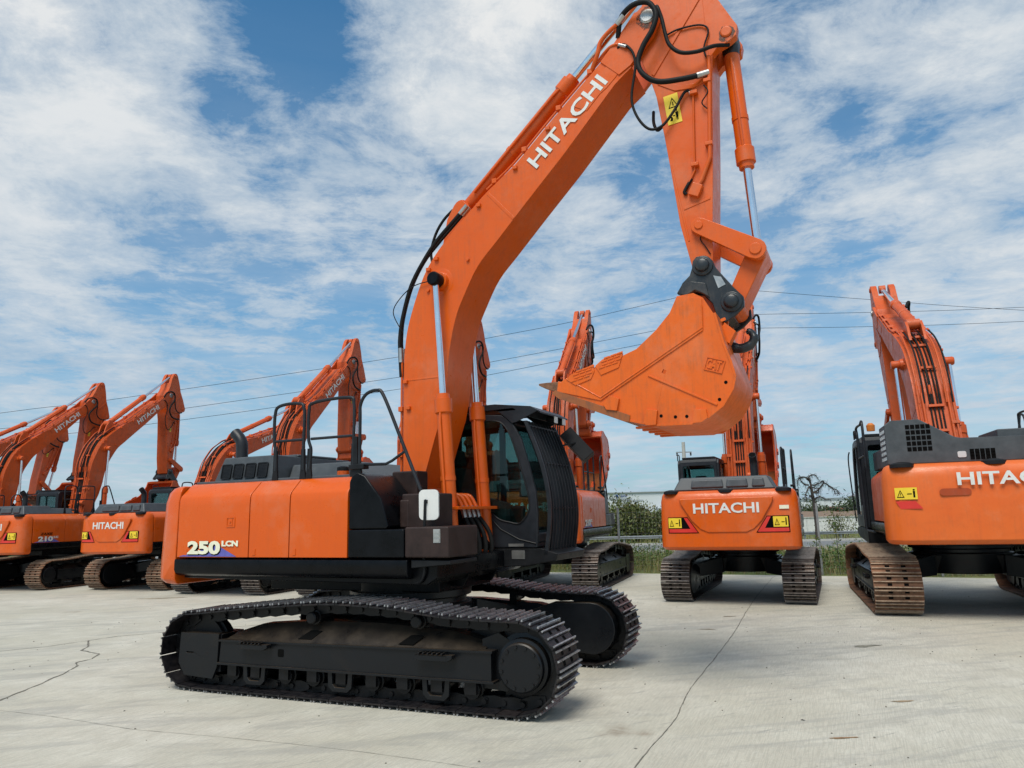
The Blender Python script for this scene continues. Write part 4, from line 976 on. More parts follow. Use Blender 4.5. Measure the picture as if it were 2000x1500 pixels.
    if sty.get('tallhood'):
        c.location = (-.075, .05, -.14)
        def railsL():
            mb = MB(); mb.tube(spline([(-.3, 1.32, 2.30), (-.3, 1.32, 2.9), (-.25, 1.32, 3.05), (-.9, 1.32, 3.05), (-1.2, 1.32, 3.03), (-1.2, 1.32, 2.3)], 5), .02, 8); mb.tube([(-.3, 1.32, 2.30), (-.3, 1.32, 1.25), (-.5, 1.30, 1.22), (-1.0, 1.28, 1.22)], .02, 8); mb.tube([(-.3, 1.32, 2.5), (-1.2, 1.32, 2.5)], .018, 8)
            return mb.mesh('handrail', M_GUARD, 50)
        link('handrail', railsL(), root); mb = MB(); mb.lathe((-.7, 1.15, 2.95), (-.7, 1.15, 3.10), [(0, .06), (.10, .065), (.14, .03)], 14); link('beacon', mb.mesh('beacon', M_AMB, 40), root)
    # ---- front attachment in its pose
    MBm = rotxz(FOOT, radians(boom-60.95)); tip = ap(MBm, TIP)
    MA = Matrix.Translation((tip[0]-TIP[0], 0, tip[1]-TIP[1])) @ rotxz(TIP, radians(arm+82.2)); MK = MA @ rotxz(PIN, radians(buck))
    b = link('boom', cached(('boom', mat.name), lambda: (lambda me: (me.materials.clear(), me.materials.append(mat), me)[2])(boom_mesh().copy())), root, MBm, .008)
    boom_parts(b, mat, hero)
    link('lettering', text_mesh('HITACHI', .185, 1.24, M_LET, .022, .003), b, frame((1.915, -.3085, 5.765), (.91, 0, .85), (-.85, 0, .91)))
    a = link('arm', cached(('arm', mat.name), lambda: arm_mesh(mat)), root, MA, .008)
    warn_label(a, frame((3.452, -.243, 5.945), (.19, 0, .02), (-.055, 0, .35)), .155, .35, True) if hero else warn_label(a, frame((3.50, -.243, 5.85), (1, 0, 0), (0, 0, 1)), .09, .16)
    for k, (pts, r) in enumerate((([(3.93, -.27, 6.62), (3.93, -.27, 6.49), (3.87, -.27, 5.47), (3.77, -.27, 5.24), (3.69, -.27, 5.14)], .022), ([(3.74, -.26, 6.23), (3.70, -.26, 5.36), (3.61, -.26, 5.20)], .011))):
        link('hydraulic_pipe', cached(('ap', k, mat.name), lambda: (lambda m_: m_.tube(pts, r, 8).mesh('hydraulic_pipe', mat, 50))(MB())), a)
    for k, (x_, z_) in enumerate(((3.90, 6.34), (3.87, 5.62), (3.71, 5.42), (3.75, 6.24))):
        link('pipe_clamp', cached(('acl', k, mat.name), lambda: MB().box(x_-.04, x_+.04, -.30, -.24, z_-.02, z_+.02).mesh('pipe_clamp', mat, 30)), a, None, .006)
    link('valve_block', cached(('vb', mat.name), lambda: MB().prism([(3.62, 5.10), (3.72, 5.05), (3.78, 5.17), (3.68, 5.22)], -.30, -.24).mesh('valve_block', mat, 30)), a, None, .006)
    hoses = [([(2.96, -.30, 7.12), (3.01, -.36, 7.29), (3.10, -.40, 7.36), (3.22, -.42, 7.39), (3.36, -.42, 7.35), (3.43, -.42, 7.19), (3.38, -.42, 7.02), (3.27, -.42, 6.86), (3.20, -.42, 6.68), (3.25, -.42, 6.52), (3.40, -.40, 6.40), (3.65, -.36, 6.38), (3.90, -.28, 6.42)], .030),
             ([(3.36, .0, 7.40), (3.43, -.36, 7.32), (3.48, -.38, 7.15), (3.51, -.38, 6.95), (3.55, -.38, 6.80), (3.66, -.38, 6.68), (3.83, -.36, 6.65), (4.00, -.30, 6.70), (4.14, -.18, 6.74)], .022),
             ([(2.95, -.31, 6.99), (3.03, -.33, 7.00), (3.13, -.35, 6.86), (3.15, -.35, 6.67), (3.09, -.35, 6.32), (3.14, -.35, 6.08), (3.26, -.34, 5.91), (3.40, -.32, 5.92), (3.54, -.30, 6.08), (3.66, -.28, 6.27), (3.75, -.26, 6.25)], .015)]
    if hero:
        hoses += [([(3.20, .2, 6.40), (3.24, .0, 6.15), (3.30, -.1, 6.0), (3.40, -.22, 5.98)], .018), ([(3.50, -.26, 7.01), (3.63, -.26, 7.04), (3.86, -.26, 7.02), (3.95, -.27, 6.92), (3.89, -.27, 6.72), (3.93, -.27, 6.56)], .010), ([(3.86, -.27, 6.30), (3.90, -.29, 6.20), (3.83, -.28, 6.10), (3.88, -.27, 6.02)], .007), ([(3.66, -.25, 5.28), (3.58, -.26, 5.15), (3.60, -.25, 5.12)], .018),
                  ([(3.76, -.25, 4.70), (3.71, -.26, 4.60), (3.76, -.26, 4.50), (3.80, -.25, 4.42)], .006)]
    for k, (pts, r) in enumerate(hoses):
        link('hose', cached(('ah', k), lambda: (lambda m_: m_.tube(spline(pts, 6), r, 8).mesh('hose', M_HOSE, 50))(MB())), a)
    if hero:
        for pts, r in (([(2.58, -.24, 6.78), (2.66, -.30, 6.88), (2.72, -.33, 6.98), (2.76, -.34, 7.10), (2.86, -.35, 7.19), (2.99, -.36, 7.26)], .026), ([(2.50, -.20, 6.72), (2.70, -.26, 6.93), (2.86, -.31, 7.03), (2.99, -.32, 7.03)], .016)):
            link('hydraulic_pipe', MB().tube(spline(pts, 6), r, 8).mesh('hydraulic_pipe', mat, 50), b)
        link('hose_fitting', MB().tube([(2.97, -.355, 7.25), (3.06, -.38, 7.32)], .036, 10).mesh('hose_fitting', M_STL, 40), b)
        link('hose_fitting', MB().tube([(2.97, -.32, 7.02), (3.06, -.335, 6.96)], .021, 10).mesh('hose_fitting', M_STL, 40), b)
        link('hose_fitting', MB().tube([(3.80, -.31, 6.40), (3.92, -.27, 6.43)], .036, 10).mesh('hose_fitting', M_STL, 40), a)
        link('hose_fitting', MB().tube([(3.70, -.27, 6.25), (3.76, -.26, 6.25)], .020, 10).mesh('hose_fitting', M_STL, 40), a)
    # linkage (four-bar solved for this bucket angle)
    p2 = ap(MK, PIN2); q1 = ap(MA, (3.71, 4.73)); L1, L2 = hypot(4.25-3.71, 4.38-4.73), hypot(4.25-PIN2[0], 4.38-PIN2[1])
    d = hypot(p2[0]-q1[0], p2[1]-q1[1]); d = min(d, L1+L2-.01); t = (L1*L1-L2*L2+d*d)/(2*d); hh = sqrt(max(0, L1*L1-t*t)); ux, uz = (p2[0]-q1[0])/d, (p2[1]-q1[1])/d
    rp = (q1[0]+ux*t-uz*hh, q1[1]+uz*t+ux*hh)
    for s in (-1, 1):
        mb = MB(); dx, dz = rp[0]-q1[0], rp[1]-q1[1]; l = hypot(dx, dz); dx /= l; dz /= l; nx, nz = -dz, dx
        o = [(q1[0]+(cos(t_)*nx-sin(t_)*dx)*.085, q1[1]+(cos(t_)*nz-sin(t_)*dz)*.085) for t_ in [pi*i/6 for i in range(7)]] + [(rp[0]+(-cos(t_)*nx+sin(t_)*dx)*.105, rp[1]+(-cos(t_)*nz+sin(t_)*dz)*.105) for t_ in [pi*i/7 for i in range(8)]]
        mb.prism(o, s*.255, s*.315); mb.lathe((q1[0], s*.31, q1[1]), (q1[0], s*.33, q1[1]), [(0, .045), (.02, .045)], 14); mb.lathe((rp[0], s*.31, rp[1]), (rp[0], s*.335, rp[1]), [(0, .06), (.02, .06)], 14)
        link('side_link', mb.mesh('side_link', mat, 30), root, None, .008)
    mb = MB(); dx, dz = p2[0]-rp[0], p2[1]-rp[1]; l = hypot(dx, dz); dx /= l; dz /= l; nx, nz = -dz, dx
    mb.prism([(rp[0]+nx*.10-dx*.02, rp[1]+nz*.10-dz*.02), (p2[0]+nx*.09, p2[1]+nz*.09), (p2[0]-nx*.09, p2[1]-nz*.09), (rp[0]-nx*.10-dx*.02, rp[1]-nz*.10-dz*.02)], -.20, .20)
    for q in (rp, p2): mb.cyl((q[0], -.235, q[1]), (q[0], .235, q[1]), .10, 20)
    link('bucket_link', mb.mesh('bucket_link', mat, 30), root, None, .01)
    # coupler
    cm = M_COUP if hero or sty.get('blackcoupler') else mat
    def cp():
        mb = MB()
        for s in (-1, 1):
            mb.prism(COUPLER, s*.255, s*.30)
            mb.prism([(3.44, 4.03), (3.53, 3.99), (3.63, 4.04), (3.71, 3.99), (3.77, 3.94), (3.74, 4.10), (3.60, 4.14), (3.50, 4.12)], s*.28, s*.325)
            for q, r in ((PIN, .095), (PIN2, .095)): mb.lathe((q[0], s*.29, q[1]), (q[0], s*.37, q[1]), [(0, r+.015), (.03, r+.01), (.035, r*.75), (.07, r*.7), (.08, r*.5)], 24)
        mb.prism([(3.46, 4.03), (3.60, 4.12), (3.78, 4.05), (3.84, 3.75), (3.90, 3.70), (3.98, 3.74), (3.90, 3.95), (3.76, 4.16), (3.62, 4.20), (3.48, 4.10)], -.255, .255)
        return mb.mesh('quick_coupler', cm, 30)
    cpo = link('quick_coupler', cached(('cp', cm.name), cp), root, MK, .01, 2)
    if hero:
        mb = MB(); mb.prism([(3.82, 4.17), (3.895, 4.145), (3.935, 4.06), (3.86, 4.03)], -.302, -.305); link('data_plate', mb.mesh('data_plate', M_STL, 0), cpo)
        mb = MB(); P = spline([(3.84, 0, 3.50), (3.92, 0, 3.465), (4.00, 0, 3.445), (4.09, 0, 3.47), (4.135, 0, 3.54), (4.10, 0, 3.61), (4.06, 0, 3.60)], 5)
        mb.tube(P, [.055]*8 + [.05]*8 + [.045]*6 + [.035]*6 + [.02]*3, 12); mb.box(3.78, 3.90, -.08, .08, 3.44, 3.66); link('lifting_hook', mb.mesh('lifting_hook', M_COUP, 40), cpo, None, .01)
    bk_ = None
    if sty.get('bucket', True): bk_ = bucket(root, MK, M_BUCK if hero else sty.get('bk', mat), M_TRR, hero)
    # cylinders
    bp = ap(MBm, (.61, 4.60))
    for s in (-1, 1): hydraulic('boom_cylinder', root, (.815, 1.31), bp, s*.42, 1.90, .082, .038, mat)
    hydraulic('arm_cylinder', root, ap(MBm, (.80, 5.58)), ap(MA, (3.55, 8.12)), 0, 2.06, .088, .048, mat)
    hydraulic('bucket_cylinder', root, ap(MA, (4.13, 6.88)), rp, 0, 1.50, .082, .045, mat, grease=True)
    if hero:
        for pts in ([(2.30, 3.20), (2.66, 2.97), (3.73, 3.57), (3.735, 3.80)], ):
            link('weld_bead', MB().tube([(x_, -.614, z_) for x_, z_ in pts], .007, 6).mesh('weld_bead', M_BUCK, 50), bk_)
        for (cx_, cz_, r_, yy, par) in ((TIP[0], TIP[1], .115, -.317, b), (4.13, 6.86, .085, -.2465, a)):
            rr_ = random.Random(int(cx_*100)); o_ = [(cx_+r_*(1+rr_.uniform(-.18, .22))*cos(2*pi*i/22), cz_-.02+r_*(1.05+rr_.uniform(-.15, .30))*sin(2*pi*i/22)) for i in range(22)]
            link('grease_smear', MB().prism(o_, yy, yy-.0012).mesh('grease_smear', M_SMEAR, 0), par)
        for k in range(3):
            x_ = (-2.36, -1.30, -.72)[k]
            link('hinge', MB().box(x_-.02, x_+.02, -1.246, -1.238, 1.43, 1.50).mesh('hinge', M_ORH, 30), root, None, .002)
        # clamp plate and hoses between the boom cylinders
        mb = MB(); mb.prism([(.76, 1.885), (.93, 1.885), (.93, 1.92), (.76, 1.92)], -.50, .56); link('cylinder_bracket', mb.mesh('cylinder_bracket', mat, 30), root, None, .004)
        for k in range(4):
            y_ = -.16+k*.115
            mb = MB(); mb.tube(spline([(.50, y_, 1.60), (.52, y_, 1.9), (.59, y_, 2.04), (.71, y_, 2.04), (.79, y_, 1.92)], 6), .026, 8); pz = link('hydraulic_pipe', mb.mesh('hydraulic_pipe', mat, 50), root)
            mb = MB(); mb.tube([(.79, y_, 1.92), (.83, y_, 1.79)], .029, 10); link('hose_fitting', mb.mesh('hose_fitting', M_STL, 40), pz)
            mb = MB(); mb.tube(spline([(.825, y_, 1.80), (.90+.02*k, y_, 1.62), (.93+.02*k, y_, 1.42), (.88, y_, 1.26), (.74, y_, 1.22)], 6), .028, 8); link('hose', mb.mesh('hose', M_HOSE, 50), pz)
    return root

ST = dict(
    hero=dict(paint=M_OR, panel=M_ORH, cw=M_ORH, track=M_TRH, guard=True, near=True),
    rust=dict(paint=M_ORB, panel=M_ORC, cw=M_ORC, track=M_TRR, zaxis=True, blackcoupler=True),
    grey=dict(paint=M_ORB, panel=M_ORC, cw=M_ORC, track=M_TRG, blackcoupler=False, bk=M_BKR),
    mid=dict(paint=M_ORB, panel=M_ORC, cw=M_ORC, track=M_TRG, near=True, sticker=True, bk=M_BKR, cwy=1.08),
    big=dict(paint=M_ORB, panel=M_ORB, cw=M_ORF, track=M_TRR, near=True, smile=False, chevron=False, tallhood=True, bucket=False, cwtext=(1.12, .185, 1.915), tshift=.12, cwy=1.05),
)
GRP = 'excavators parked in a row behind the large one'
excavator('hero', 'large near orange excavator with raised boom, black tracks and 250LCN on its side', -1.262, 9.169, -24.72, sty=ST['hero'], hero=True, uyaw=1.73, model=('250', 'LCN', M_CREAM))
if True:
    R = GRP
    excavator('Y', 'weathered orange excavator at the far left, only its low boom and arm in view', -19.9, 25.4, 68, 46.6, -98, 5, .90, ST['rust'], group=R)
    excavator('Z', 'orange excavator whose faded boom lettering rises behind the 210 machine, body out of frame', -16.75, 23.95, 66, 58.0, -94, 5, .87, ST['rust'], group=R)
    excavator('A', 'orange excavator marked ZAXIS 210 on its side, with rusty tracks, left edge of the yard', -14.04, 23.88, 73.5, 54.3, -86, 10, .937, ST['rust'], group=R, model=('210', 'LC', M_LET))
    excavator('B', 'orange excavator with rusty tracks and lettered counterweight, half hidden behind the near machine', -10.01, 22.88, 70.5, 37.0, -85.5, 20, .926, ST['rust'], group=R)
    excavator('C', 'orange excavator whose tall boom and bucket show above the near machine, body hidden', -6.67, 21.03, 68.0, 60.0, -89, 55, .948, ST['grey'], group=R)
    excavator('D', 'orange excavator almost hidden behind the raised boom, only its arm tip and a track showing', -2.88, 19.31, 63.5, 57.3, -85.9, 55, .979, ST['grey'], group=R)
    excavator('F', 'orange excavator right behind the near cab with its bucket hanging open', 1.16, 20.18, 71.5, 61.5, -101, 78, 1.03, ST['grey'], group=R, model=('210', 'LC', M_LET))
    excavator('L8', 'orange excavator seen square from behind with red chevrons on its counterweight', 5.10, 16.87, 66.8, 57.8, -111, 88, .963, ST['mid'], group=R)
    excavator('L9', 'biggest rear excavator at the right edge with rust brown tracks and perforated grey hood', 8.46, 14.54, 71.0, 46.0, -102.2, 30, 1.091, ST['big'], group=R)

# ------------------------------------------------------------------ ground and setting
def concrete(T, p, v, o):
    big = T.noise(v, .35, 6, .6); mid = T.noise(v, 1.7, 8, .68, .6); fin = T.noise(v, 38, 6, .7); spk = T.noise(v, 9, 3, .5)
    Mr = T.node('ShaderNodeMapping', inp={0: v}); Mr.inputs['Rotation'].default_value = (0, 0, radians(24)); 
    r = Mr.outputs[0]
    brush = T.noise(T.vmath('MULTIPLY', r, (46.0, 1.6, 1.0)), 2.2, 4, .6)
    Mt = T.node('ShaderNodeMapping', inp={0: v}); Mt.inputs['Rotation'].default_value = (0, 0, radians(-12))
    scuff = T.noise(T.vmath('MULTIPLY', Mt.outputs[0], (.55, 2.6, 1.0)), .9, 9, .72, .8)
    col = T.mix(T.ramp(big, [(.38, 0.0), (.62, 1.0)]), (.52, .49, .395), (.64, .61, .525))
    col = T.mix(T.ramp(mid, [(.40, .55), (.60, 0.0)]), col, (.46, .43, .355))
    col = T.mix(T.math('MULTIPLY', T.ramp(scuff, [(.51, 0.0), (.58, .6), (.70, 1.0)]), .60), col, (.30, .295, .275))
    sc2 = T.noise(T.vmath('MULTIPLY', r, (3.4, .8, 1.0)), 2.4, 9, .75, 1.2)
    col = T.mix(T.math('MULTIPLY', T.ramp(sc2, [(.58, 0.0), (.70, 1.0)]), T.ramp(scuff, [(.40, .1), (.60, .65)])), col, (.24, .235, .21))
    col = T.mix(T.math('MULTIPLY', T.ramp(fin, [(.35, 1.0), (.6, 0.0)]), .22), col, (.24, .225, .18))
    col = T.mix(T.math('MULTIPLY', T.ramp(brush, [(.44, 1.0), (.54, 0.0)]), .32), col, (.30, .285, .235))
    Mq = T.node('ShaderNodeMapping', inp={0: v}); Mq.inputs['Rotation'].default_value = (0, 0, radians(62))
    scr = T.noise(T.vmath('MULTIPLY', Mq.outputs[0], (14.0, .9, 1.0)), 1.7, 6, .6, .5)
    col = T.mix(T.math('MULTIPLY', T.ramp(scr, [(.61, 0.0), (.66, 1.0)]), T.ramp(mid, [(.42, 0.0), (.6, .65)])), col, (.22, .215, .20))
    grain = T.noise(v, 150, 3, .7)
    col = T.mix(T.math('MULTIPLY', T.ramp(grain, [(.30, 1.0), (.50, 0.0)]), .30), col, (.22, .21, .17)); col = T.mix(T.math('MULTIPLY', T.ramp(grain, [(.55, 0.0), (.72, 1.0)]), .25), col, (.70, .68, .60))
    dots = T.node('ShaderNodeTexVoronoi', inp={'Vector': v, 'Scale': 1.5}); dd = T.ramp(dots.outputs['Distance'], [(.016, 1.0), (.028, 0.0)])
    col = T.mix(T.math('MULTIPLY', dd, T.ramp(spk, [(.45, 0.0), (.55, 1.0)])), col, (.09, .075, .06))
    d2 = T.node('ShaderNodeTexVoronoi', inp={'Vector': T.vmath('ADD', v, T.vmath('SCALE', T.node('ShaderNodeTexNoise', inp={'Vector': v, 'Scale': 3.0}).outputs['Color'], scale=.5)), 'Scale': .33}); ds = T.ramp(d2.outputs['Distance'], [(.03, .8), (.09, 0.0)])
    col = T.mix(T.math('MULTIPLY', ds, T.ramp(mid, [(.4, 0.0), (.6, 1.0)])), col, (.22, .17, .12))
    setp(T, p, base=col, rough=.82)
    bump(T, p, T.math('ADD', T.math('MULTIPLY', fin, .5), T.math('MULTIPLY', brush, .6)), .45, .010)
M_CON = material('yard_concrete', concrete)
def grassf(T, p, v, o):
    a = T.noise(v, .12, 6, .6); b = T.noise(v, 1.3, 8, .7)
    col = T.mix(T.ramp(a, [(.35, 0.0), (.65, 1.0)]), (.095, .15, .028), (.20, .20, .07)); col = T.mix(T.ramp(b, [(.35, .6), (.65, 0.0)]), col, (.05, .085, .018))
    setp(T, p, base=col, rough=.9); bump(T, p, b, .6, .1)
M_GRS = material('rough_grass_ground', grassf)
def sheet(name, pts, z, mat, kind='structure', thick=0):
    mb = MB()
    if thick: mb.prism(pts, z-thick, z, 'z')
    else: mb.add([(x, y, z) for x, y in pts], [tuple(range(len(pts)))])
    o = link(name, mb.mesh(name, mat, 0), None); tag(o, kind=kind); return o
sheet('ground', [(-1500, -300), (1500, -300), (1500, 1900), (-1500, 1900)], -.06, M_GRS)
E0 = Vector((3.61, 22.4)); ED = Vector((12.09-3.61, 18.3-22.4)).normalized(); EN = Vector((-ED.y, ED.x))      # far edge of the yard
a_, b_ = E0-ED*90, E0+ED*60
sheet('yard_pavement', [(a_.x, a_.y), (b_.x, b_.y), (b_.x-EN.x*90, b_.y-EN.y*90), (a_.x-EN.x*90, a_.y-EN.y*90)], 0, M_CON, thick=.25)
M_CRK = material('crack_filling', plain((.15, .14, .115), .9, nz=.5))
def crack(name, pts, wdt, z=.004, jit=.5):
    P = []; rnd = random.Random(len(pts)*7)
    for i in range(len(pts)-1):
        a, b = Vector(pts[i]), Vector(pts[i+1]); n = max(2, int((b-a).length/.06))
        for k in range(n): P.append(a.lerp(b, k/n))
    P.append(Vector(pts[-1])); vs = []; fs = []; off = 0
    for i, q in enumerate(P):
        d = (P[min(i+1, len(P)-1)]-P[max(i-1, 0)]).normalized(); n = Vector((-d.y, d.x)); off = off*.9+rnd.uniform(-1, 1)*wdt*.35*jit; w1 = wdt*rnd.uniform(.35, 1.0)
        vs += [(q.x+n.x*(off+w1/2), q.y+n.y*(off+w1/2), z), (q.x+n.x*(off-w1/2), q.y+n.y*(off-w1/2), z)]
    for i in range(len(P)-1): fs.append((2*i, 2*i+1, 2*i+3, 2*i+2))
    mb = MB(); mb.add(vs, fs); tag(link(name, mb.mesh(name, M_CRK, 0)), kind='structure')
crack('pavement_joint', [(6.95, 20.6), (6.59, 19.84), (4.63, 15.17), (3.13, 11.34), (2.25, 9.23), (1.77, 8.11), (1.40, 7.06), (1.14, 6.47), (.82, 5.75), (.2, 4.4)], .013, jit=.9)
crack('pavement_crack', [(-9.5, 11.0), (-7.66, 11.47), (-7.19, 11.74), (-6.81, 12.24), (-6.54, 12.64), (-5.94, 12.97), (-4.5, 13.6)], .022, jit=1)
crack('pavement_crack', [(-6.79, 12.23), (-6.45, 11.7), (-6.36, 11.37), (-5.95, 11.05), (-5.86, 10.65), (-5.92, 10.4), (-5.78, 10.19), (-5.63, 9.55), (-5.54, 8.87), (-5.52, 8.33), (-5.6, 7.8)], .032, jit=1)
crack('pavement_crack', [(-6.0, 8.1), (-5.22, 7.89), (-4.52, 7.6), (-3.47, 7.08), (-2.73, 6.83), (-1.93, 6.55), (-1.2, 6.25), (-.61, 5.97), (.1, 5.6)], .006, jit=1)
def stain(name, cx, cy, rx, ry, a, c, seed, n=40):
    r = random.Random(seed); ph = [r.uniform(0, 6.28) for _ in range(5)]; vs = [(cx, cy, .004)]
    for i in range(n):
        t = 2*pi*i/n; k = 1+.22*sin(2*t+ph[0])+.18*sin(3*t+ph[1])+.14*sin(7*t+ph[2])+.10*sin(13*t+ph[3])+r.uniform(-.1, .1); x_, y_ = rx*k*cos(t), ry*k*sin(t)
        vs.append((cx+x_*cos(a)-y_*sin(a), cy+x_*sin(a)+y_*cos(a), .004))
    mb = MB(); mb.add(vs, [(0, 1+i, 1+(i+1) % n) for i in range(n)]); tag(link(name, mb.mesh(name, material('stain_'+str(seed), plain(c, .85, nz=.5)), 0)), kind='structure')
stain('rust_stain', 2.57, 6.33, .11, .018, .0, (.26, .15, .07), 31); stain('oil_stain', 4.55, 10.21, .16, .07, .1, (.19, .18, .14), 32); stain('oil_stain', 2.45, 6.86, .016, .014, 0, (.03, .03, .03), 33)
stain('dirt_stain', 3.6, 13.2, .10, .04, .3, (.20, .17, .12), 34); stain('dirt_stain', 2.9, 11.9, .12, .03, 0, (.25, .20, .13), 35); stain('dirt_stain', -8.6, 18.6, .45, .10, .1, (.27, .23, .16), 36); stain('dirt_stain', 3.6, 7.4, .12, .02, .1, (.28, .20, .12), 37)
rg = random.Random(9); mb = MB()
for i in range(420):
    x_, y_ = rg.uniform(-8, 9), rg.uniform(5.2, 17); q = rg.uniform(.003, .011)
    mb.lathe((x_, y_, 0), (x_, y_, .02), [(0, q), (q*.5, q*.95), (q*.9, q*.4)], 5)
tag(link('grit', mb.mesh('grit', M_CRK, 0)), 'small grit and pebbles scattered over the concrete yard', 'grit', kind='stuff')
# road and verge beyond the fence
M_ASP = material('road_asphalt', plain((.16, .165, .17), .85, nz=.15)); M_KRB = material('kerb_concrete', plain((.42, .41, .38), .8, nz=.1))
sheet('road', [(-150, 33.5), (150, 33.5), (150, 40.2), (-150, 40.2)], -.02, M_ASP)
for yy in (33.2, 40.2):
    mb = MB(); mb.box(-150, 150, yy, yy+.25, -.06, .08); tag(link('road_kerb', mb.mesh('road_kerb', M_KRB, 0)), kind='structure')
# guardrail
root = bpy.data.objects.new('guardrail', None); COL.objects.link(root); root.location = (0, 42, -.05); tag(root, 'long low steel guardrail along the road beyond the yard fence', 'guardrail')
M_GAL = material('galvanised_steel', plain((.34, .35, .36), .45, .5, nz=.1))
mb = MB(); pr = [(0, .42), (.05, .45), (.05, .51), (0, .55), (.05, .59), (.05, .66), (0, .70), (-.012, .70), (.035, .655), (.035, .595), (-.015, .55), (.035, .505), (.035, .455), (-.012, .42)]; pr = [(a_, (b_-.42)*.62+.30) for a_, b_ in pr]
mb.prism([(-y_, z_) for y_, z_ in pr], -90, 90, 'x'); link('rail_beam', mb.mesh('rail_beam', M_GAL, 30), root)
for i in range(40):
    x_ = -20+i*2.0; mb = MB(); mb.box(x_-.05, x_+.05, .02, .10, 0, .48)
    link('post', cached(('gp', i), lambda: mb.mesh('post', M_GAL, 0)), root)
# yard fence: welded mesh on steel posts
root = bpy.data.objects.new('mesh_fence', None); COL.objects.link(root); f0 = E0+EN*.9; root.location = (f0.x, f0.y, -.05); root.rotation_euler = (0, 0, atan2(ED.y, ED.x))
tag(root, 'thin grey wire mesh fence on steel posts behind the parked excavators', 'fence')
k0 = (3.54-f0.x)*ED.x + (25.63-f0.y)*ED.y
for i in range(-7, 10):
    x_ = -.88+i*2.89; mb = MB(); mb.box(x_-.028, x_+.028, -.028, .028, 0, 1.95); link('post', mb.mesh('post', M_GAL, 0), root)
mb = MB()
for i in range(-8*21, 12*21):
    x_ = .2+i*.12; mb.box(x_-.0012, x_+.0012, -.0012, .0012, .03, 1.85)
for j in range(12): mb.box(.2-8*2.52, .2+12*2.52, -.0035, -.0013, .05+j*.16, .0525+j*.16)
link('wire_mesh', mb.mesh('wire_mesh', M_GAL, 0), root)
# vegetation
def leafmat(name, c1, c2, c3):
    def f(T, p, v, o):
        a = T.noise(v, 1.1, 4, .6); oi = T.node('ShaderNodeNewGeometry'); r = oi.outputs['Random Per Island']
        col = T.mix(T.ramp(a, [(.35, 0.0), (.65, 1.0)]), c1, c2); col = T.mix(T.ramp(r, [(.55, 0.0), (1.0, .8)]), col, c3)
        setp(T, p, base=col, rough=.7)
    return material(name, f)
M_LF1 = leafmat('weed_leaves', (.040, .105, .016), (.09, .15, .025), (.20, .15, .06))
M_LF2 = leafmat('bush_leaves', (.06, .090, .022), (.12, .145, .035), (.16, .12, .05))
M_LF3 = leafmat('dark_bush_leaves', (.025, .05, .018), (.05, .08, .025), (.07, .08, .03))
M_DRY = leafmat('dry_grass_blades', (.15, .18, .05), (.26, .24, .09), (.34, .22, .13))
M_TWIG = material('twig_bark', plain((.045, .036, .030), .85, nz=.3))
def blade(mb, x, y, z, h, w_, lean, a):
    dx, dy = cos(a)*w_, sin(a)*w_; lx, ly = cos(a+1.3)*lean, sin(a+1.3)*lean
    mb.add([(x-dx, y-dy, z), (x+dx, y+dy, z), (x+dx*.7+lx*.4, y+dy*.7+ly*.4, z+h*.6), (x-dx*.7+lx*.4, y-dy*.7+ly*.4, z+h*.6), (x+lx, y+ly, z+h)], [(0, 1, 2, 3), (3, 2, 4)])
def leaf(mb, c, s, rnd):
    n = Vector((rnd.gauss(0, 1), rnd.gauss(0, 1), rnd.gauss(0, 1))).normalized(); a = n.orthogonal().normalized(); b = n.cross(a); t = rnd.uniform(0, 6.28); a, b = a*cos(t)+b*sin(t), b*cos(t)-a*sin(t); c = Vector(c)
    mb.add([c-a*s, c-b*s*.45, c+a*s, c+b*s*.45], [(0, 1, 2, 3)])
rnd = random.Random(3)
def patch_density(s): return .5+.5*sin(s*.9)*cos(s*.37+1)
mb = MB(); mg = MB(); mw = MB()
for i in range(34000):
    s = rnd.uniform(-8, 20); d = rnd.uniform(.15, 1)**1.0*5.5
    q = E0+ED*s+EN*(d+.05); k = patch_density(s*1.7+d)
    if rnd.random() < .38: blade(mg, q.x, q.y, -.06, rnd.uniform(.15, .75)*(.5+k*.6), .006+.004*rnd.random(), rnd.uniform(-.2, .2), rnd.uniform(0, 6.3))
    else:
        hh = rnd.uniform(.1, 1.25)*(.35+.6*k)
        for j in range(3): leaf(mb, (q.x+rnd.gauss(0, .05), q.y+rnd.gauss(0, .05), hh*rnd.uniform(.3, 1)), rnd.uniform(.02, .05), rnd)
tag(link('weeds', mb.mesh('weeds', M_LF1, 0)), 'green leafy weeds growing along the fence', 'weeds', kind='stuff')
tag(link('dry_grass', mg.mesh('dry_grass', M_DRY, 0)), 'dry yellowish grass stalks along the fence', 'grass', kind='stuff')
mb = MB()
for i in range(9000):
    x_ = rnd.uniform(-4, 24); y_ = rnd.choice((rnd.uniform(27, 33), rnd.uniform(40.6, 50))); blade(mb, x_, y_, -.06, rnd.uniform(.12, .4), .012, rnd.uniform(-.1, .1), rnd.uniform(0, 6.3))
tag(link('verge_grass', mb.mesh('verge_grass', M_DRY, 0)), 'pale dry grass on the road verges', 'grass', kind='stuff')
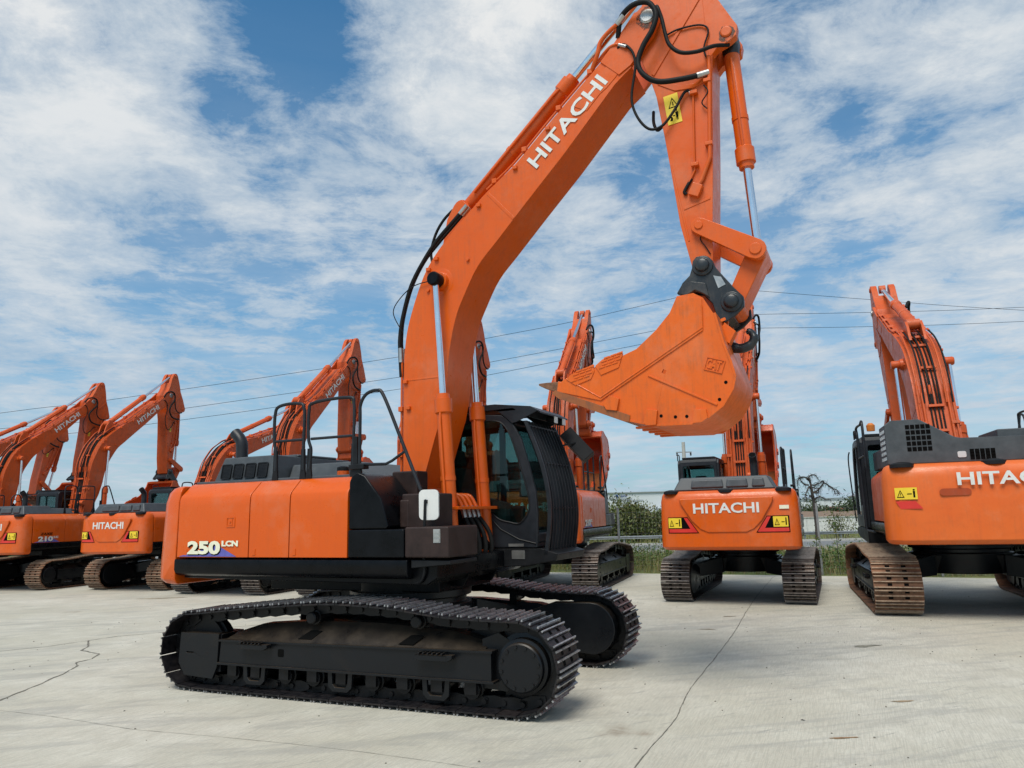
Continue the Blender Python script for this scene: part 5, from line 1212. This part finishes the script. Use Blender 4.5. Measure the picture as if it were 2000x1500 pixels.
def bush(label, x, y, w_, h, n, mat, seed, group=None, z0=-.06, ls=.09):
    r = random.Random(seed); root = bpy.data.objects.new('bush', None); COL.objects.link(root); root.location = (x, y, z0); tag(root, label, 'bush', group)
    ms = MB(); ml = MB(); cl = []
    for i in range(10):
        a = r.uniform(0, 6.28); d = r.uniform(0, 1)**.6*w_*.42; top = Vector((cos(a)*d, sin(a)*d*.7, h*r.uniform(.5, .95)*(1-.35*(d/(w_*.5))**2)))
        ms.tube([(top.x*.15, top.y*.15, 0), (top.x*.6, top.y*.6, top.z*.5), tuple(top)], [.03, .02, .006], 5)
        cl.append((top, r.uniform(.14, .26)*h))
        cl.append((Vector((top.x*.8, top.y*.8, top.z*.5)), r.uniform(.18, .3)*h))
    for i in range(n):
        c, s = r.choice(cl); leaf(ml, (c.x+r.gauss(0, s*w_/h*.6), c.y+r.gauss(0, s*.8), max(.02, c.z+r.gauss(0, s*.7))), r.uniform(.5, 1.2)*ls, r)
    link('stems', ms.mesh('stems', M_TWIG, 0), root); link('foliage', ml.mesh('foliage', mat, 0), root); return root
GB = 'bushes across the road'
bush('wide olive green bush below the warehouse sign, across the road', 6.3, 45.5, 3.6, 2.25, 14000, M_LF2, 1, GB, ls=.10)
bush('olive bush right of the widest one, in front of the white warehouse', 9.0, 45.8, 3.2, 1.85, 11000, M_LF2, 2, GB, ls=.10)
bush('low brownish bush at the left, behind the cab of the near excavator', 3.2, 46.0, 3.4, 1.7, 6000, M_LF2, 3, GB)
bush('sparse green bush in front of the white embankment wall, right of the fence post', 18.9, 43.8, 2.2, 1.5, 900, M_LF2, 4, GB, ls=.07)
GD = 'dark bushes above the white wall'
for k, (x_, y_, w_, h_, lb) in enumerate(((37.0, 100, 6, 3.6, 'dark green bush left of the dead tree trunk, behind the wall'), (44.5, 100, 7, 3.2, 'dark green bush right of the dead tree, before the red and white shed'), (49.5, 101, 5, 2.6, 'small dark bush at the right end of the shed'), (41.0, 102, 4, 2.2, 'low dark bush between the two bigger ones behind the dead tree'))):
    bush(lb, x_, y_, w_, h_, 2600, M_LF3, 20+k, GD, z0=-.4, ls=.24)
# weeds with tall stems close to the post
def stem(label, x, y, h, seed):
    r = random.Random(seed); root = bpy.data.objects.new('tall_weed', None); COL.objects.link(root); root.location = (x, y, -.06); tag(root, label, 'weed plant')
    ms = MB(); ml = MB(); top = (r.gauss(0, .06), r.gauss(0, .06), h); ms.tube([(0, 0, 0), (top[0]*.3+.03, .02, h*.5), top], [.012, .009, .004], 5)
    for i in range(90): t = r.uniform(.15, 1); leaf(ml, (top[0]*t+r.gauss(0, .06), top[1]*t+r.gauss(0, .06), h*t), r.uniform(.03, .06), r)
    link('stem', ms.mesh('stem', M_TWIG, 0), root); link('leaves', ml.mesh('leaves', M_LF1, 0), root)
stem('tall thin dark weed standing just right of the fence post', 8.95, 21.2, 1.9, 5); stem('tall weed in front of the fence between the two right machines', 8.2, 20.9, 1.1, 6)
# white embankment wall, earth bank
M_WALLW = material('whitewashed_concrete', plain((.62, .62, .60), .8, nz=.12)); M_EARTH = material('brown_earth', plain((.20, .13, .085), .95, nz=.35))
root = bpy.data.objects.new('embankment_wall', None); COL.objects.link(root); tag(root, 'long low white concrete embankment wall across the road', 'wall')
mb = MB()
for i in range(30): mb.box(15.0+i*2.5, 15.0+i*2.5+2.48, 52, 52.3, -.06, 1.02)
link('wall_panels', mb.mesh('wall_panels', M_WALLW, 0), root); mb = MB(); mb.box(15, 90, 51.95, 52.35, 1.02, 1.08); link('coping', mb.mesh('coping', M_KRB, 0), root)
def terrain(name, x0, x1, y0, y1, hf, mat, nx=60, ny=12):
    vs = []; fs = []
    for j in range(ny+1):
        for i in range(nx+1): x_ = x0+(x1-x0)*i/nx; y_ = y0+(y1-y0)*j/ny; vs.append((x_, y_, hf(x_, y_)))
    for j in range(ny):
        for i in range(nx): a = j*(nx+1)+i; fs.append((a, a+1, a+nx+2, a+nx+1))
    mb = MB(); mb.add(vs, fs); return tag(link(name, mb.mesh(name, mat, 180)), kind='structure')
terrain('earth_bank', 14, 110, 52.4, 95, lambda x, y: -.1+min(1.0, (y-52.4)*.12)*(1.12+.13*sin(x*.9)+.10*sin(x*2.3+y)), M_EARTH)
M_HILL = material('far_hill_vegetation', plain((.13, .16, .15), .95, nz=.25))  # vegetation green with distance haze mixed into the colour
terrain('hills', -900, 1500, 560, 900, lambda x, y: -1+(1-((y-730)/170)**2)*(6.5+2*sin(x*.004+1)+1.2*sin(x*.017)+(3 if x > 300 else 3*max(0, (x-150)/150))), M_HILL, 160, 14)
# far buildings
M_WAREH = material('white_cladding', plain((.60, .63, .65), .6, nz=.03)); M_GCL = material('grey_cladding', plain((.33, .36, .39), .6, nz=.05)); M_NAVI = material('dark_blue_sign', plain((.02, .06, .20), .5))
root = bpy.data.objects.new('warehouse', None); COL.objects.link(root); root.location = (0, 150, -1); tag(root, 'long white warehouse with grey stripes and blue NAVI sign beyond the bushes', 'warehouse')
mb = MB(); mb.box(6, 42, 0, 60, 0, 6.25); mb.box(-30, 5.99, 3, 60, 0, 5.9); link('wall', mb.mesh('wall', M_WAREH, 0), root)
mb = MB(); mb.box(5.5, 42.3, -.3, 60.3, 6.25, 6.42); link('roof_edge', mb.mesh('roof_edge', M_GCL, 0), root)
mb = MB(); mb.box(17.5, 23.4, -.02, 0, 4.85, 5.25); mb.box(20.6, 25.6, -.025, 0, 4.45, 4.85); mb.box(28.0, 31, -3, 0, 0, 3.1); link('grey_stripe', mb.mesh('grey_stripe', M_GCL, 0), root)
link('lettering', text_mesh('NAVI', .45, 1.45, M_NAVI, .02, .03), root, frame((20.9, -.04, 5.38), (1, 0, 0), (0, 0, 1)))
mb = MB(); mb.prism(circ(20.35, 5.62, .30, 12), -.05, 0); mb.prism([(20.5, 5.45), (20.85, 5.30), (20.55, 5.75)], -.05, 0); link('logo', mb.mesh('logo', M_NAVI, 0), root)
root = bpy.data.objects.new('shed', None); COL.objects.link(root); root.location = (0, 140, -1); tag(root, 'long white shed with a red lower wall far behind the dead tree', 'shed')
mb = MB(); mb.box(53, 82, 0, 14, 0, 3.6); link('wall', mb.mesh('wall', M_WAREH, 0), root); mb = MB(); mb.box(57.6, 61.0, -.05, 0, 0, 2.6); link('red_wall', mb.mesh('red_wall', material('red_cladding', plain((.30, .10, .075), .7)), 0), root)
root = bpy.data.objects.new('hill_building', None); COL.objects.link(root); root.location = (0, 330, 0); tag(root, 'small grey house with a hipped roof on the hill at the right', 'house')
mb = MB(); mb.box(150, 156, 0, 8, -1, 5.5); link('wall', mb.mesh('wall', M_GCL, 0), root)
mb = MB(); mb.add([(149.5, -.5, 5.5), (156.5, -.5, 5.5), (156.5, 8.5, 5.5), (149.5, 8.5, 5.5), (152, 4, 6.8), (154, 4, 6.8)], [(0, 1, 5, 4), (1, 2, 5), (2, 3, 4, 5), (3, 0, 4), (3, 2, 1, 0)]); link('roof', mb.mesh('roof', material('grey_roof', plain((.16, .16, .17), .8)), 0), root)
# dead tree
def dead_tree():
    r = random.Random(11); root = bpy.data.objects.new('dead_tree', None); COL.objects.link(root); root.location = (16.15, 40.7, -.06); tag(root, 'leafless dead tree with drooping dark branches beyond the fence', 'tree')
    S = .0275                                                # metres per pixel of its silhouette at this distance
    def P(px, py, dy=0): return ((px-290)*S/6.52, dy, (720-py)*S/6.52+1.23)
    mt = MB(); mt.tube(spline([(0, 0, 0), (.02, 0, .7), P(292, 700), P(288, 500), P(275, 400), P(272, 330), P(268, 250, .1), P(240, 215, .2)], 4), [.12]*4+[.10]*8+[.08]*8+[.06]*8+[.045]*1, 8); link('trunk', mt.mesh('trunk', M_TWIG, 60), root)
    limbs = [[(285, 395), (340, 375), (400, 320), (440, 280), (500, 320), (560, 360), (600, 380), (615, 430)], [(270, 300), (330, 300), (390, 280), (400, 270)], [(268, 250), (255, 200), (300, 170), (350, 180), (395, 240)],
             [(240, 215), (180, 195), (130, 215), (110, 270), (120, 320)], [(262, 350), (235, 320), (190, 370), (155, 430), (148, 480)], [(240, 300), (190, 290), (150, 250), (130, 170)], [(288, 500), (330, 460), (400, 460), (440, 490), (500, 485)], [(285, 395), (330, 400), (310, 340)], [(440, 280), (420, 250), (390, 265)], [(270, 470), (250, 440), (248, 435)], [(262, 350), (300, 330), (350, 350)], [(500, 320), (560, 350), (600, 415)]]
    for L in limbs:
        mb = MB(); dy = r.uniform(-.8, .8); k = len(L); q = [P(a, b, dy*i/k) for i, (a, b) in enumerate(L)]; s = spline(q, 4); n = len(s); rr = [.045*(1-i/n)+.009 for i in range(n)]; mb.tube(s, rr, 6)
        for i in range(2, n):
            for _ in range(3):
                b = Vector(s[i]); d = Vector((r.gauss(0, 1), r.gauss(0, 1), r.gauss(-.5, .8))).normalized()*r.uniform(.08, .34); m = b+d*.5+Vector((0, 0, .03)); e = b+d+Vector((0, 0, -.06)); mb.tube([b, m, e], [.009, .007, .004], 4)
        link('branch', mb.mesh('branch', M_TWIG, 60), root)
dead_tree()
# utility pole and the wires
def pole():
    root = bpy.data.objects.new('utility_pole', None); COL.objects.link(root); root.location = (13.7, 60, -.06); tag(root, 'pale concrete utility pole with a cross arm behind the middle excavator cab', 'utility pole')
    mb = MB(); mb.lathe((0, 0, 0), (0, 0, 7.2), [(0, .22), (7.2, .13)], 12); link('pole_shaft', mb.mesh('pole_shaft', M_KRB, 40), root)
    mb = MB(); mb.box(-.62, .62, -.05, .05, 6.35, 6.43); link('cross_arm', mb.mesh('cross_arm', M_GAL, 0), root)
    for s in (-1, 1): mb = MB(); mb.lathe((s*.55, 0, 6.36), (s*.55, 0, 6.05), [(0, .03), (.08, .09), (.12, .04), (.2, .09), (.26, .03)], 10); link('insulator', mb.mesh('insulator', M_GUARD, 40), root)
    mb = MB(); mb.box(-.35, .35, -.3, -.22, 4.7, 4.76); mb.box(-.35, -.30, -.3, -.22, 4.2, 5.3); mb.box(.30, .35, -.3, -.22, 4.2, 5.3); mb.box(-.35, .35, -.3, -.22, 5.25, 5.30); link('equipment_frame', mb.mesh('equipment_frame', M_GUARD, 0), root)
pole()
wires = [([(-90, 7.6), (-48.8, 12.37), (-39.1, 13.31), (-10.8, 16.9), (-2.6, 18.47), (5.6, 19.89), (15.9, 22.05), (20.5, 22.95), (24.2, 22.61), (35, 21.46), (49.8, 20.01), (90, 17.0)], 'uppermost power line on the left, sloping down across the others at the right'),
         ([(-90, 8.0), (-48.7, 10.94), (-38.3, 11.67), (-10.8, 14.99), (-2.4, 16.19), (15, 19.14), (20.5, 20.2), (24, 20.35), (34.9, 20.28), (49.9, 20.42), (90, 21.5)], 'middle power line on the left, upper of the two level ones at the right'),
         ([(-90, 8.5), (-48.7, 10.0), (-31.7, 11.41), (-10.8, 13.9), (-2.4, 15.04), (11.9, 17.6), (20.5, 18.95), (23.9, 19.07), (34.8, 18.95), (49.7, 19.09), (90, 20.2)], 'lowest power line, the lower level one behind the right excavator')]
for i, (P, lb) in enumerate(wires):
    y_ = 70+i*.4; mb = MB(); mb.tube(spline([(x_, y_, z_) for x_, z_ in P], 6), .020, 5); tag(link('power_line', mb.mesh('power_line', M_INK, 40)), lb, 'power line', 'power lines')
print('objects', len(bpy.data.objects))
